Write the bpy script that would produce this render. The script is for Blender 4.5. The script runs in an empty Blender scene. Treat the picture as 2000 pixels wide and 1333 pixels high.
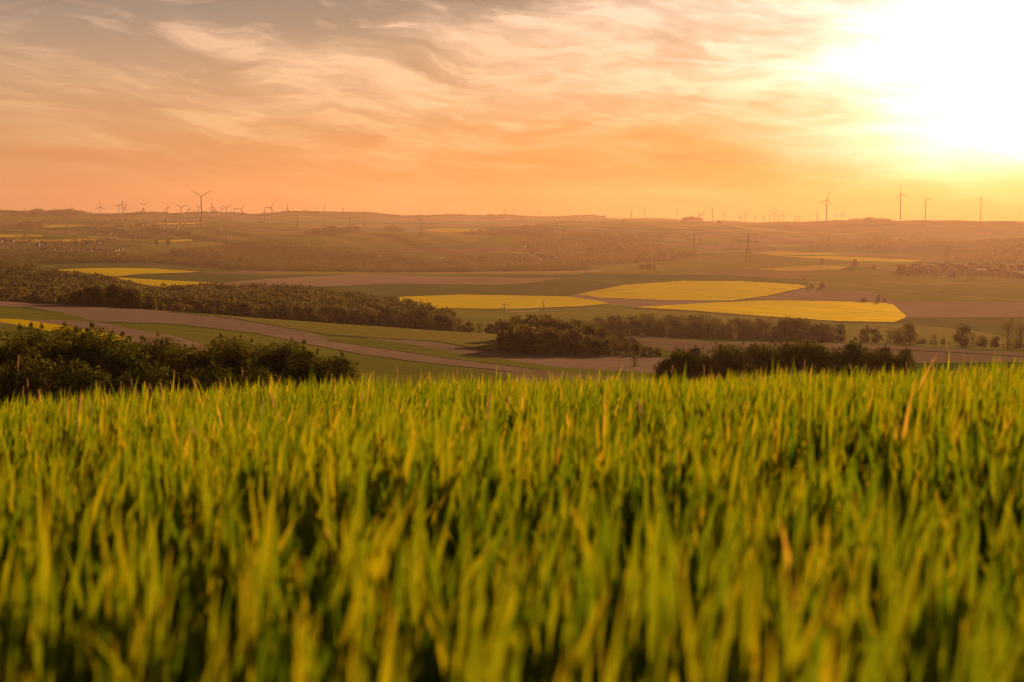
import bpy, math, random
import numpy as np
from mathutils import Vector

# ------------------------------------------------------------------ frame constants
S = 2778.0          # focal length in photo pixels (2000 wide, 50 mm on 36 mm)
ROW0 = 430.0        # eye level row
ZC = 160.0          # camera height above the lowest datum
sc = bpy.context.scene
COL = sc.collection

def lin(r, g, b):
    def f(c):
        c /= 255.0
        return c / 12.92 if c <= 0.04045 else ((c + 0.055) / 1.055) ** 2.4
    return (f(r), f(g), f(b), 1.0)

# ------------------------------------------------------------------ camera
cam_d = bpy.data.cameras.new('camera')
cam = bpy.data.objects.new('camera', cam_d)
COL.objects.link(cam)
cam.location = (0, 0, ZC)
cam_d.lens = 50.0
cam_d.sensor_width = 36.0
cam_d.clip_start = 0.05
cam_d.clip_end = 40000.0
cam.rotation_euler = (math.radians(90) - math.atan((666.5 - ROW0) / S), 0, 0)
cam_d.dof.use_dof = True
cam_d.dof.focus_distance = 80.0
cam_d.dof.aperture_fstop = 4.0
sc.camera = cam

# ------------------------------------------------------------------ sun, exposure
SUN_DIR = Vector((0.317, 1.0, 0.116)).normalized()
sun_d = bpy.data.lights.new('sun', 'SUN')
sun = bpy.data.objects.new('sun', sun_d)
COL.objects.link(sun)
sun.location = (0, 0, ZC + 60)
sun.rotation_euler = (-SUN_DIR).to_track_quat('-Z', 'Y').to_euler()
sun_d.energy = 5.0
sun_d.angle = math.radians(0.5)
sun_d.color = (1.0, 0.60, 0.26)

sc.view_settings.view_transform = 'Standard'
sc.view_settings.look = 'None'
sc.view_settings.exposure = 0.4
sc.view_settings.gamma = 1.0
sc.view_settings.use_curve_mapping = False
cy = sc.cycles
cy.use_denoising = True
try:
    cy.denoiser = 'OPENIMAGEDENOISE'
except Exception:
    pass
cy.max_bounces = 5
cy.diffuse_bounces = 3
cy.glossy_bounces = 2
cy.transmission_bounces = 4
cy.volume_bounces = 0
cy.transparent_max_bounces = 6
cy.sample_clamp_indirect = 4.0
cy.filter_width = 1.15
cy.use_adaptive_sampling = True
cy.adaptive_threshold = 0.02

# ------------------------------------------------------------------ node helpers
class NT:
    def __init__(s, tree):
        s.t = tree; s.n = tree.nodes; s.l = tree.links
    def new(s, kind, **kw):
        n = s.n.new(kind)
        for k, v in kw.items():
            setattr(n, k, v)
        return n
    def put(s, sock, v):
        if isinstance(v, bpy.types.NodeSocket):
            s.l.new(v, sock)
        elif v is not None:
            sock.default_value = v
    def m(s, op, a, b=None, c=None, clamp=False):
        n = s.new('ShaderNodeMath', operation=op, use_clamp=clamp)
        s.put(n.inputs[0], a)
        if b is not None: s.put(n.inputs[1], b)
        if c is not None: s.put(n.inputs[2], c)
        return n.outputs[0]
    def smooth(s, v, a, b, lo=0.0, hi=1.0):
        n = s.new('ShaderNodeMapRange', interpolation_type='SMOOTHSTEP')
        s.put(n.inputs[0], v); s.put(n.inputs[1], a); s.put(n.inputs[2], b)
        s.put(n.inputs[3], lo); s.put(n.inputs[4], hi)
        return n.outputs[0]
    def mix(s, f, a, b, mode='MIX'):
        n = s.new('ShaderNodeMix', data_type='RGBA', blend_type=mode)
        s.put(n.inputs[0], f); s.put(n.inputs[6], a); s.put(n.inputs[7], b)
        return n.outputs[2]
    def ramp(s, v, stops, interp='LINEAR'):
        n = s.new('ShaderNodeValToRGB')
        cr = n.color_ramp; cr.interpolation = interp
        while len(cr.elements) < len(stops):
            cr.elements.new(0.5)
        for e, (p, c) in zip(cr.elements, stops):
            e.position = p
        for e, (p, c) in zip(cr.elements, stops):
            e.color = c if not isinstance(c, (int, float)) else (c, c, c, 1)
        s.put(n.inputs[0], v)
        return n.outputs[0]
    def xyz(s, x, y, z=0.0):
        n = s.new('ShaderNodeCombineXYZ')
        s.put(n.inputs[0], x); s.put(n.inputs[1], y); s.put(n.inputs[2], z)
        return n.outputs[0]
    def noise(s, vec, scale, detail=4.0, rough=0.5, dist=0.0, col=False):
        n = s.new('ShaderNodeTexNoise')
        s.put(n.inputs['Vector'], vec)
        n.inputs['Scale'].default_value = scale
        n.inputs['Detail'].default_value = detail
        n.inputs['Roughness'].default_value = rough
        n.inputs['Distortion'].default_value = dist
        return n.outputs[1] if col else n.outputs[0]

# ------------------------------------------------------------------ sky (world)
world = bpy.data.worlds.new("World")
sc.world = world
world.use_nodes = True
w = NT(world.node_tree)
w.n.clear()
tc = w.new('ShaderNodeTexCoord')
sep = w.new('ShaderNodeSeparateXYZ'); w.l.new(tc.outputs['Generated'], sep.inputs[0])
dx, dy, dz = sep.outputs
az = w.m('ARCTAN2', dx, dy)
U = w.m('MULTIPLY', az, 2.778)                   # azimuth, 1 unit = half the view
E = w.m('MULTIPLY', w.m('ARCSINE', dz), 2.778)   # elevation in the same unit
V = w.m('DIVIDE', E, 0.43)
V3 = w.m('DIVIDE', V, 4.0, clamp=True)
base = w.ramp(V3, [
    (0.000, lin(222, 145, 100)), (0.035, lin(226, 151, 98)), (0.085, lin(226, 160, 104)),
    (0.15, lin(206, 163, 124)), (0.25, lin(158, 144, 130)), (0.45, lin(128, 124, 128)),
    (1.0, lin(84, 96, 118))])
# wide warm wash towards the sun's side
dsx = w.m('SUBTRACT', U, 0.92)
dsy = w.m('MULTIPLY', w.m('SUBTRACT', E, 0.20), 0.9)
# wobble the glow a little with cloud noise
P0 = w.xyz(w.m('MULTIPLY', U, 1.0), w.m('MULTIPLY', E, 3.2), 3.0)
wob = w.noise(P0, 3.0, 5.0, 0.6)
dist = w.m('SQRT', w.m('ADD', w.m('MULTIPLY', dsx, dsx), w.m('MULTIPLY', dsy, dsy)))
dist = w.m('ADD', dist, w.m('MULTIPLY', w.m('SUBTRACT', wob, 0.5), 0.30))
wide = w.m('EXPONENT', w.m('MULTIPLY', w.m('POWER', w.m('DIVIDE', dist, 0.72), 2.0), -1.0))
mid = w.m('EXPONENT', w.m('MULTIPLY', w.m('POWER', w.m('DIVIDE', w.m('MAXIMUM', dist, 0.0), 0.36), 2.0), -1.0))
core = w.m('EXPONENT', w.m('MULTIPLY', w.m('POWER', w.m('DIVIDE', w.m('MAXIMUM', dist, 0.0), 0.19), 2.0), -1.0))
tint = w.ramp(w.m('DIVIDE', V, 1.5, clamp=True), [
    (0.0, (1.0, 0.27, 0.0, 1)), (0.12, (1.0, 0.31, 0.01, 1)), (0.35, (1.0, 0.47, 0.14, 1)), (0.8, (1.0, 0.68, 0.46, 1))])
def scale_col(col, f):
    n = w.new('ShaderNodeVectorMath', operation='SCALE')
    w.put(n.inputs[0], col); w.put(n.inputs['Scale'], f)
    return n.outputs[0]
def add_col(a, b):
    n = w.new('ShaderNodeVectorMath', operation='ADD')
    w.put(n.inputs[0], a); w.put(n.inputs[1], b)
    return n.outputs[0]
# sky Texture for the upper dome and the side away from the sun
nish = w.new('ShaderNodeTexSky', sky_type='NISHITA')
nish.sun_disc = False
nish.sun_elevation = math.radians(5.5)
nish.sun_rotation = math.radians(17.6)
nish.air_density = 1.5; nish.dust_density = 3.0
away = w.smooth(V, 1.6, 3.5)
nish_s = scale_col(nish.outputs[0], 0.05)
base = w.mix(away, base, nish_s)
# the sky behind the camera is dusky
back = w.smooth(w.m('ABSOLUTE', az), 0.7, 2.0, 1.0, 0.28)
sunside = w.m('MULTIPLY', w.smooth(U, -1.0, 0.6), w.smooth(V, 0.1, 0.7, 1.0, 0.25))
base = w.mix(sunside, base, w.mix(1.0, base, (1.10, 0.80, 0.16, 1), 'MULTIPLY'))
col = add_col(base, scale_col(tint, w.m('MULTIPLY', wide, w.smooth(V, 0.0, 0.45, 0.10, 0.26))))
# cirrus
edge = w.ramp(w.m('MULTIPLY', w.m('ADD', U, 1.5), 1 / 3.0, clamp=True), [
    (0.0, 0.60), (0.167, 0.64), (0.25, 0.685), (0.32, 0.695), (0.38, 0.66), (0.42, 0.68),
    (0.455, 0.755), (0.50, 0.80), (0.56, 0.83), (0.68, 0.83), (0.78, 0.88), (1.0, 1.0)], 'B_SPLINE')
edge = w.m('MULTIPLY', edge, 1.25)
warp = w.noise(w.xyz(U, w.m('MULTIPLY', E, 2.0), 7.7), 2.2, 3.0, 0.5, 0.0, True)
wsep = w.new('ShaderNodeSeparateColor'); w.l.new(warp, wsep.inputs[0])
Uw = w.m('ADD', U, w.m('MULTIPLY', w.m('SUBTRACT', wsep.outputs[0], 0.5), 0.30))
Ew = w.m('ADD', E, w.m('MULTIPLY', w.m('SUBTRACT', wsep.outputs[1], 0.5), 0.13))
# slight shear so that streaks fall to the right on the left, rise on the right
Es = w.m('ADD', Ew, w.m('MULTIPLY', Uw, 0.12))
f1 = w.noise(w.xyz(w.m('MULTIPLY', Uw, 2.0), w.m('MULTIPLY', Es, 10.0), 1.3), 1.4, 8.0, 0.57)
f2 = w.noise(w.xyz(w.m('MULTIPLY', Uw, 4.0), w.m('MULTIPLY', Es, 22.0), 9.1), 1.6, 8.0, 0.63)
e_n = w.noise(w.xyz(w.m('MULTIPLY', U, 2.0), w.m('MULTIPLY', E, 5.0), 5.5), 2.3, 6.0, 0.6)
depth = w.m('SUBTRACT', w.m('ADD', edge, w.m('MULTIPLY', w.m('SUBTRACT', e_n, 0.5), 0.34)), V)
under = w.smooth(depth, -0.03, 0.14)
fade = w.m('SUBTRACT', 1.0, w.smooth(depth, 0.16, 0.85, 0.0, 0.72))
ctr = w.m('EXPONENT', w.m('MULTIPLY', w.m('ADD', w.m('POWER', w.m('DIVIDE', w.m('SUBTRACT', U, 0.15), 0.42), 2.0), w.m('POWER', w.m('DIVIDE', w.m('SUBTRACT', E, 0.34), 0.13), 2.0)), -1.0))
f1b = w.m('ADD', f1, w.m('MULTIPLY', ctr, 0.13))
body = w.m('MULTIPLY', w.m('MULTIPLY', under, fade), w.smooth(f1b, 0.36, 0.62, 0.15, 1.0))
wisps = w.m('MULTIPLY', w.smooth(f2, 0.50, 0.66), w.m('MULTIPLY', w.smooth(V, 0.1, 0.5), w.smooth(depth, -0.3, 0.1, 0.1, 1.0)))
cl = w.m('ADD', w.m('MULTIPLY', body, w.smooth(f2, 0.36, 0.60, 0.55, 1.05)), w.m('MULTIPLY', wisps, 0.42), clamp=True)
side = w.smooth(U, -1.3, 0.2, 0.80, 1.30)
ccol = w.ramp(w.m('DIVIDE', V, 1.2, clamp=True), [
    (0.0, lin(250, 166, 96)), (0.35, lin(252, 196, 138)), (0.8, lin(250, 208, 176)), (1.0, lin(246, 206, 182))])
ccol = scale_col(ccol, side)
# only high sky within the front is cloudy in this way; thin everywhere else
cl = w.m('MULTIPLY', cl, w.smooth(w.m('ABSOLUTE', az), 1.2, 2.2, 1.0, 0.3))
col = w.mix(w.m('MULTIPLY', cl, 0.9), col, ccol)
# darker bars of cloud
f3 = w.noise(w.xyz(w.m('MULTIPLY', Uw, 1.5), w.m('MULTIPLY', Ew, 13.0), 21.0), 1.7, 5.0, 0.55)
bars = w.m('MULTIPLY', w.smooth(f3, 0.52, 0.70), w.smooth(V, 0.05, 0.3))
col = w.mix(w.m('MULTIPLY', bars, 0.22), col, w.mix(1.0, col, lin(235, 190, 165), 'MULTIPLY'))
# vapour trail right of centre
trail_e = w.m('SUBTRACT', 0.303, w.m('MULTIPLY', w.m('SUBTRACT', U, 0.32), 0.075))
tr = w.m('ABSOLUTE', w.m('SUBTRACT', w.m('ADD', E, w.m('MULTIPLY', w.m('SUBTRACT', f1, 0.5), 0.012)), trail_e))
tr = w.m('MULTIPLY', w.smooth(tr, 0.0, 0.0045, 1.0, 0.0), w.m('MULTIPLY', w.smooth(U, 0.22, 0.38), w.smooth(U, 0.60, 0.72, 1.0, 0.0)))
col = w.mix(w.m('MULTIPLY', tr, 0.5), col, lin(255, 236, 205))
streak_gain = w.m('ADD', 0.80, w.m('MULTIPLY', w.m('SUBTRACT', f2, 0.5), 0.9))
col = add_col(col, scale_col(tint, w.m('MULTIPLY', w.m('MULTIPLY', mid, w.smooth(V, -0.05, 0.5, 0.10, 0.45)), streak_gain)))
glow = w.m('EXPONENT', w.m('MULTIPLY', w.m('POWER', w.m('DIVIDE', w.m('MAXIMUM', dist, 0.0), 0.25), 2.0), -1.0))
cream = w.m('EXPONENT', w.m('MULTIPLY', w.m('ADD', w.m('POWER', w.m('DIVIDE', w.m('SUBTRACT', U, 0.72), 0.42), 2.0), w.m('POWER', w.m('DIVIDE', w.m('SUBTRACT', w.m('ADD', E, w.m('MULTIPLY', w.m('SUBTRACT', f1, 0.5), 0.12)), 0.33), 0.15), 2.0)), -1.0))
col = add_col(col, scale_col((1.0, 0.86, 0.74), w.m('MULTIPLY', w.m('MULTIPLY', cream, 0.5), w.m('MULTIPLY', streak_gain, w.smooth(f1, 0.35, 0.6, 0.55, 1.2)))))
gcol = w.ramp(V, [(0.0, (1.0, 0.40, 0.04, 1)), (0.12, (1.0, 0.60, 0.24, 1)), (0.3, (1.0, 0.86, 0.74, 1)), (1.0, (1.0, 0.88, 0.86, 1))])
col = add_col(col, scale_col(gcol, w.m('MULTIPLY', w.m('MULTIPLY', glow, 2.1), w.m('MULTIPLY', streak_gain, w.smooth(V, 0.0, 0.30, 0.22, 1.0)))))
col = scale_col(col, back)
bg = w.new('ShaderNodeBackground')
w.put(bg.inputs[0], col)
bg.inputs[1].default_value = 0.68
wo = w.new('ShaderNodeOutputWorld')
w.l.new(bg.outputs[0], wo.inputs[0])
world.cycles.sampling_method = 'MANUAL'
world.cycles.sample_map_resolution = 1024

# ------------------------------------------------------------------ object helpers
def tag(o, label=None, cat=None, group=None, kind=None):
    if label: o['label'] = label
    if cat: o['category'] = cat
    if group: o['group'] = group
    if kind: o['kind'] = kind
    return o

def empty(name, loc=(0, 0, 0)):
    o = bpy.data.objects.new(name, None)
    COL.objects.link(o)
    o.location = loc
    o.empty_display_size = 0.2
    return o

def mesh_obj(name, verts, faces, mats, parent=None, smooth=False, mat_index=None, attrs=None, loc=None):
    """verts (n,3), faces list of (k,m) int arrays or a list of tuples"""
    me = bpy.data.meshes.new(name)
    verts = np.asarray(verts, dtype=np.float32)
    if isinstance(faces, np.ndarray):
        faces = [faces]
    idx = np.concatenate([np.asarray(f, dtype=np.int32).ravel() for f in faces])
    tot = np.concatenate([np.full(len(f), np.asarray(f).shape[1], dtype=np.int32) for f in faces])
    start = np.concatenate([[0], np.cumsum(tot)[:-1]]).astype(np.int32)
    me.vertices.add(len(verts)); me.vertices.foreach_set('co', verts.ravel())
    me.loops.add(len(idx)); me.loops.foreach_set('vertex_index', idx)
    me.polygons.add(len(tot)); me.polygons.foreach_set('loop_start', start)
    me.polygons.foreach_set('loop_total', tot)
    if not isinstance(mats, (list, tuple)): mats = [mats]
    for mm in mats: me.materials.append(mm)
    if mat_index is not None:
        me.polygons.foreach_set('material_index', np.asarray(mat_index, dtype=np.int32))
    if smooth:
        me.polygons.foreach_set('use_smooth', np.ones(len(tot), dtype=bool))
    if attrs:
        for k, v in attrs.items():
            a = me.attributes.new(k, 'FLOAT', 'POINT')
            a.data.foreach_set('value', np.asarray(v, dtype=np.float32))
    me.update(calc_edges=True)
    o = bpy.data.objects.new(name, me)
    COL.objects.link(o)
    if parent is not None: o.parent = parent
    if loc is not None: o.location = loc
    return o

def tube(pts, rad, n=6, cap=True):
    pts = np.asarray(pts, float); k = len(pts)
    rad = np.broadcast_to(np.asarray(rad, float), (k,))
    d = np.gradient(pts, axis=0)
    d /= np.linalg.norm(d, axis=1)[:, None] + 1e-9
    up = np.where(np.abs(d[:, 2:3]) > 0.9, np.array([[1.0, 0, 0]]), np.array([[0, 0, 1.0]]))
    a = np.cross(d, up); a /= np.linalg.norm(a, axis=1)[:, None] + 1e-9
    b = np.cross(d, a)
    th = np.arange(n) / n * 2 * np.pi
    v = pts[:, None, :] + rad[:, None, None] * (np.cos(th)[None, :, None] * a[:, None, :] + np.sin(th)[None, :, None] * b[:, None, :])
    v = v.reshape(-1, 3)
    i = np.arange(k - 1)[:, None] * n; j = np.arange(n)[None, :]; j2 = (j + 1) % n
    f = np.stack([i + j, i + j2, i + n + j2, i + n + j], -1).reshape(-1, 4)
    if cap:
        v = np.vstack([v, pts[0], pts[-1]])
        c0, c1 = k * n, k * n + 1
        jj = np.arange(n); j2 = (jj + 1) % n
        # caps as degenerate-free triangles stored as quads is unsafe: return separately
        t = np.vstack([np.stack([np.full(n, c0), j2, jj], -1), np.stack([np.full(n, c1), (k - 1) * n + jj, (k - 1) * n + j2], -1)])
        return v, f, t
    return v, f, np.zeros((0, 3), int)

class MB:
    def __init__(s): s.v = []; s.q = []; s.t = []; s.n = 0
    def add(s, v, q=None, t=None):
        s.v.append(np.asarray(v, float))
        if q is not None and len(q): s.q.append(np.asarray(q) + s.n)
        if t is not None and len(t): s.t.append(np.asarray(t) + s.n)
        s.n += len(v); return s
    def tube(s, pts, rad, n=6): return s.add(*tube(pts, rad, n))
    def box(s, lo, hi):
        x0, y0, z0 = lo; x1, y1, z1 = hi
        v = [(x0,y0,z0),(x1,y0,z0),(x1,y1,z0),(x0,y1,z0),(x0,y0,z1),(x1,y0,z1),(x1,y1,z1),(x0,y1,z1)]
        return s.add(v, [(0,3,2,1),(4,5,6,7),(0,1,5,4),(1,2,6,5),(2,3,7,6),(3,0,4,7)])
    def build(s, name, mat, parent=None, smooth=False):
        fs = []
        if s.q: fs.append(np.vstack(s.q))
        if s.t: fs.append(np.vstack(s.t))
        return mesh_obj(name, np.vstack(s.v), fs, mat, parent, smooth)

def copy_tree(o, parent=None):
    c = o.copy(); COL.objects.link(c); c.parent = parent
    for ch in o.children: copy_tree(ch, c)
    return c

# ------------------------------------------------------------------ materials
def new_mat(name):
    m = bpy.data.materials.new(name); m.use_nodes = True
    t = NT(m.node_tree); t.n.clear()
    out = t.new('ShaderNodeOutputMaterial')
    return m, t, out

def canopy(t, out, c, sheen, rough):
    """crop canopy or clods seen at a grazing angle: diffuse plus a broad forward lobe tinted by the crop"""
    b = t.new('ShaderNodeBsdfDiffuse'); t.put(b.inputs[0], c); b.inputs[1].default_value = 0.8
    g = t.new('ShaderNodeBsdfAnisotropic'); g.distribution = 'MULTI_GGX'
    t.put(g.inputs['Color'], c); g.inputs['Roughness'].default_value = rough
    ms = t.new('ShaderNodeMixShader'); ms.inputs[0].default_value = sheen
    t.l.new(b.outputs[0], ms.inputs[1]); t.l.new(g.outputs[0], ms.inputs[2]); t.l.new(ms.outputs[0], out.inputs[0])

def field_mat(name, c1, c2, c3, rot=0.0, period=21.0, line=0.35, sheen=0.62, rough=1.0, big=0.006, fine=0.25):
    m, t, out = new_mat(name)
    tcn = t.new('ShaderNodeTexCoord').outputs['Object']
    n1 = t.noise(tcn, big, 5.0, 0.6)
    mp = t.new('ShaderNodeMapping'); t.put(mp.inputs[0], tcn)
    mp.inputs['Rotation'].default_value = (0, 0, rot)
    mp.inputs['Scale'].default_value = (0.01, 0.18, 0.01)
    n2 = t.noise(mp.outputs[0], 1.0, 3.0, 0.6)
    n3 = t.noise(tcn, fine, 3.0, 0.6)
    c = t.mix(t.smooth(n1, 0.35, 0.65), c1, c2)
    c = t.mix(t.smooth(n2, 0.42, 0.62, 0.0, 0.6), c, c3)
    c = t.mix(t.smooth(n3, 0.3, 0.7, 0.0, 0.35), c, t.mix(1.0, c, (0.6, 0.6, 0.6, 1), 'MULTIPLY'))
    # tramlines
    mp2 = t.new('ShaderNodeMapping'); t.put(mp2.inputs[0], tcn)
    mp2.inputs['Rotation'].default_value = (0, 0, rot)
    sp = t.new('ShaderNodeSeparateXYZ'); t.put(sp.inputs[0], mp2.outputs[0])
    yy = t.m('ADD', sp.outputs[1], t.m('MULTIPLY', t.m('SUBTRACT', n1, 0.5), 60.0))
    fr = t.m('FRACT', t.m('DIVIDE', yy, period))
    ln = t.smooth(t.m('ABSOLUTE', t.m('SUBTRACT', fr, 0.5)), 0.02, 0.09, line, 0.0)
    ln = t.m('MULTIPLY', ln, t.smooth(t.noise(tcn, 0.012, 3.0, 0.6), 0.38, 0.62, 0.05, 1.0))
    c = t.mix(ln, c, (0.035, 0.028, 0.012, 1))
    canopy(t, out, c, sheen, rough)
    return m

M = {}
M['green'] = field_mat('green_crop', (0.20, 0.20, 0.045, 1), (0.28, 0.25, 0.06, 1), (0.15, 0.155, 0.04, 1), 0.35, 24)
M['pale'] = field_mat('pale_crop', (0.29, 0.25, 0.06, 1), (0.33, 0.26, 0.08, 1), (0.21, 0.19, 0.05, 1), 0.1, 26)
M['dark'] = field_mat('dark_crop', (0.10, 0.125, 0.04, 1), (0.13, 0.135, 0.045, 1), (0.10, 0.105, 0.03, 1), 0.15, 24)
M['soil'] = field_mat('ploughed_soil', (0.34, 0.235, 0.195, 1), (0.41, 0.28, 0.23, 1), (0.26, 0.175, 0.145, 1), 0.3, 9, 0.18, 0.55)
M['soilpale'] = field_mat('pale_soil', (0.29, 0.20, 0.155, 1), (0.33, 0.225, 0.17, 1), (0.25, 0.17, 0.13, 1), 0.2, 9, 0.15, 0.45)
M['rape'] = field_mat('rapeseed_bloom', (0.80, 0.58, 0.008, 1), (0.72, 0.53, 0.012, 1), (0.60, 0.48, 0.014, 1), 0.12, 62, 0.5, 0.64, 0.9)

def patchwork_mat():
    """far farmland: strips of crops, fallow and soil"""
    m, t, out = new_mat('farmland')
    tcn = t.new('ShaderNodeTexCoord').outputs['Object']
    wv = t.noise(tcn, 0.0016, 3.0, 0.5, 0.0, True)
    ad = t.new('ShaderNodeVectorMath', operation='MULTIPLY_ADD'); t.put(ad.inputs[0], wv); ad.inputs[1].default_value = (220, 220, 0); t.put(ad.inputs[2], tcn)
    mp = t.new('ShaderNodeMapping'); t.put(mp.inputs[0], ad.outputs[0])
    mp.inputs['Rotation'].default_value = (0, 0, 0.25); mp.inputs['Scale'].default_value = (1 / 430.0, 1 / 230.0, 0.0)
    vo = t.new('ShaderNodeTexVoronoi', feature='F1', distance='CHEBYCHEV'); t.put(vo.inputs['Vector'], mp.outputs[0]); vo.inputs['Scale'].default_value = 1.0
    sc_ = t.new('ShaderNodeSeparateColor'); t.put(sc_.inputs[0], vo.outputs['Color'])
    c = t.ramp(sc_.outputs[0], [(0.0, (0.13, 0.17, 0.035, 1)), (0.22, (0.10, 0.15, 0.04, 1)), (0.40, (0.21, 0.21, 0.05, 1)), (0.55, (0.27, 0.175, 0.12, 1)),
                                (0.68, (0.15, 0.20, 0.04, 1)), (0.80, (0.32, 0.22, 0.15, 1)), (0.90, (0.30, 0.29, 0.08, 1))], 'CONSTANT')
    n1 = t.noise(tcn, 0.02, 4.0, 0.6)
    c = t.mix(t.smooth(n1, 0.35, 0.65, 0.0, 0.4), c, t.mix(1.0, c, (0.7, 0.66, 0.6, 1), 'MULTIPLY'))
    canopy(t, out, c, 0.45, 1.0)
    return m
M['meadow'] = patchwork_mat()
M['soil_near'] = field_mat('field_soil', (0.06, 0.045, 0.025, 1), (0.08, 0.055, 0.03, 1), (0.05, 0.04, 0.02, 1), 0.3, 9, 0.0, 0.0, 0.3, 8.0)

def simple_mat(name, col, rough=0.6, var=0.15, scale=1.0, spec=0.3):
    m, t, out = new_mat(name)
    tcn = t.new('ShaderNodeTexCoord').outputs['Object']
    nn = t.noise(tcn, scale, 4.0, 0.6)
    k = 1 - var
    c = t.mix(t.smooth(nn, 0.3, 0.7), col, (col[0] * k, col[1] * k, col[2] * k, 1))
    b = t.new('ShaderNodeBsdfPrincipled')
    t.put(b.inputs['Base Color'], c)
    b.inputs['Roughness'].default_value = rough
    b.inputs['Specular IOR Level'].default_value = spec
    t.l.new(b.outputs[0], out.inputs[0])
    return m

M['bark'] = simple_mat('bark', (0.09, 0.06, 0.04, 1), 0.9, 0.5, 3.0, 0.1)
M['turbine_paint'] = simple_mat('turbine_paint', (0.28, 0.27, 0.26, 1), 0.5, 0.08, 0.1)
M['steel'] = simple_mat('galvanised_steel', (0.16, 0.15, 0.14, 1), 0.5, 0.2, 0.5)
M['insulator'] = simple_mat('insulator', (0.6, 0.55, 0.5, 1), 0.3)
M['render_white'] = simple_mat('render_white', (0.78, 0.77, 0.76, 1), 0.8, 0.1, 0.4)
M['render_cream'] = simple_mat('render_cream', (0.58, 0.48, 0.34, 1), 0.8, 0.12, 0.4)
M['render_grey'] = simple_mat('render_grey', (0.36, 0.33, 0.31, 1), 0.8, 0.12, 0.4)
M['roof_red'] = simple_mat('roof_red', (0.26, 0.10, 0.06, 1), 0.8, 0.35, 0.8)
M['roof_slate'] = simple_mat('roof_slate', (0.09, 0.085, 0.095, 1), 0.6, 0.3, 0.8)
M['roof_sheet'] = simple_mat('roof_sheet', (0.45, 0.44, 0.44, 1), 0.4, 0.2, 0.3)
M['window_dark'] = simple_mat('window_dark', (0.03, 0.03, 0.035, 1), 0.15, 0.1, 1.0, 0.5)

def leaf_mat(name, ca, cb, trans=0.35, obj_var=True, spread=None):
    """ca..cb: two foliage colours; each tree picks its own mixture"""
    m, t, out = new_mat(name)
    at = t.new('ShaderNodeAttribute', attribute_name='tint')
    f = at.outputs['Fac']
    oi = t.new('ShaderNodeObjectInfo')
    if obj_var:
        f2 = t.m('ADD', t.m('MULTIPLY', f, 0.45), t.m('MULTIPLY', oi.outputs['Random'], 0.55))
    else:
        f2 = f
    c = t.mix(f2, ca, cb)
    d = t.new('ShaderNodeBsdfDiffuse'); t.put(d.inputs[0], c); d.inputs['Roughness'].default_value = 0.6
    tr = t.new('ShaderNodeBsdfTranslucent')
    t.put(tr.inputs[0], t.mix(1.0, c, (1.5, 1.45, 0.7, 1), 'MULTIPLY'))
    ms = t.new('ShaderNodeMixShader'); ms.inputs[0].default_value = trans
    t.l.new(d.outputs[0], ms.inputs[1]); t.l.new(tr.outputs[0], ms.inputs[2])
    t.l.new(ms.outputs[0], out.inputs[0])
    return m

M['leaf_near'] = leaf_mat('leaf_near', (0.045, 0.062, 0.012, 1), (0.12, 0.10, 0.016, 1), 0.5)
M['leaf_mid'] = leaf_mat('leaf_mid', (0.085, 0.085, 0.028, 1), (0.17, 0.125, 0.06, 1), 0.45)
M['leaf_far'] = leaf_mat('leaf_far', (0.075, 0.075, 0.028, 1), (0.15, 0.11, 0.06, 1), 0.42, False)

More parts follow.
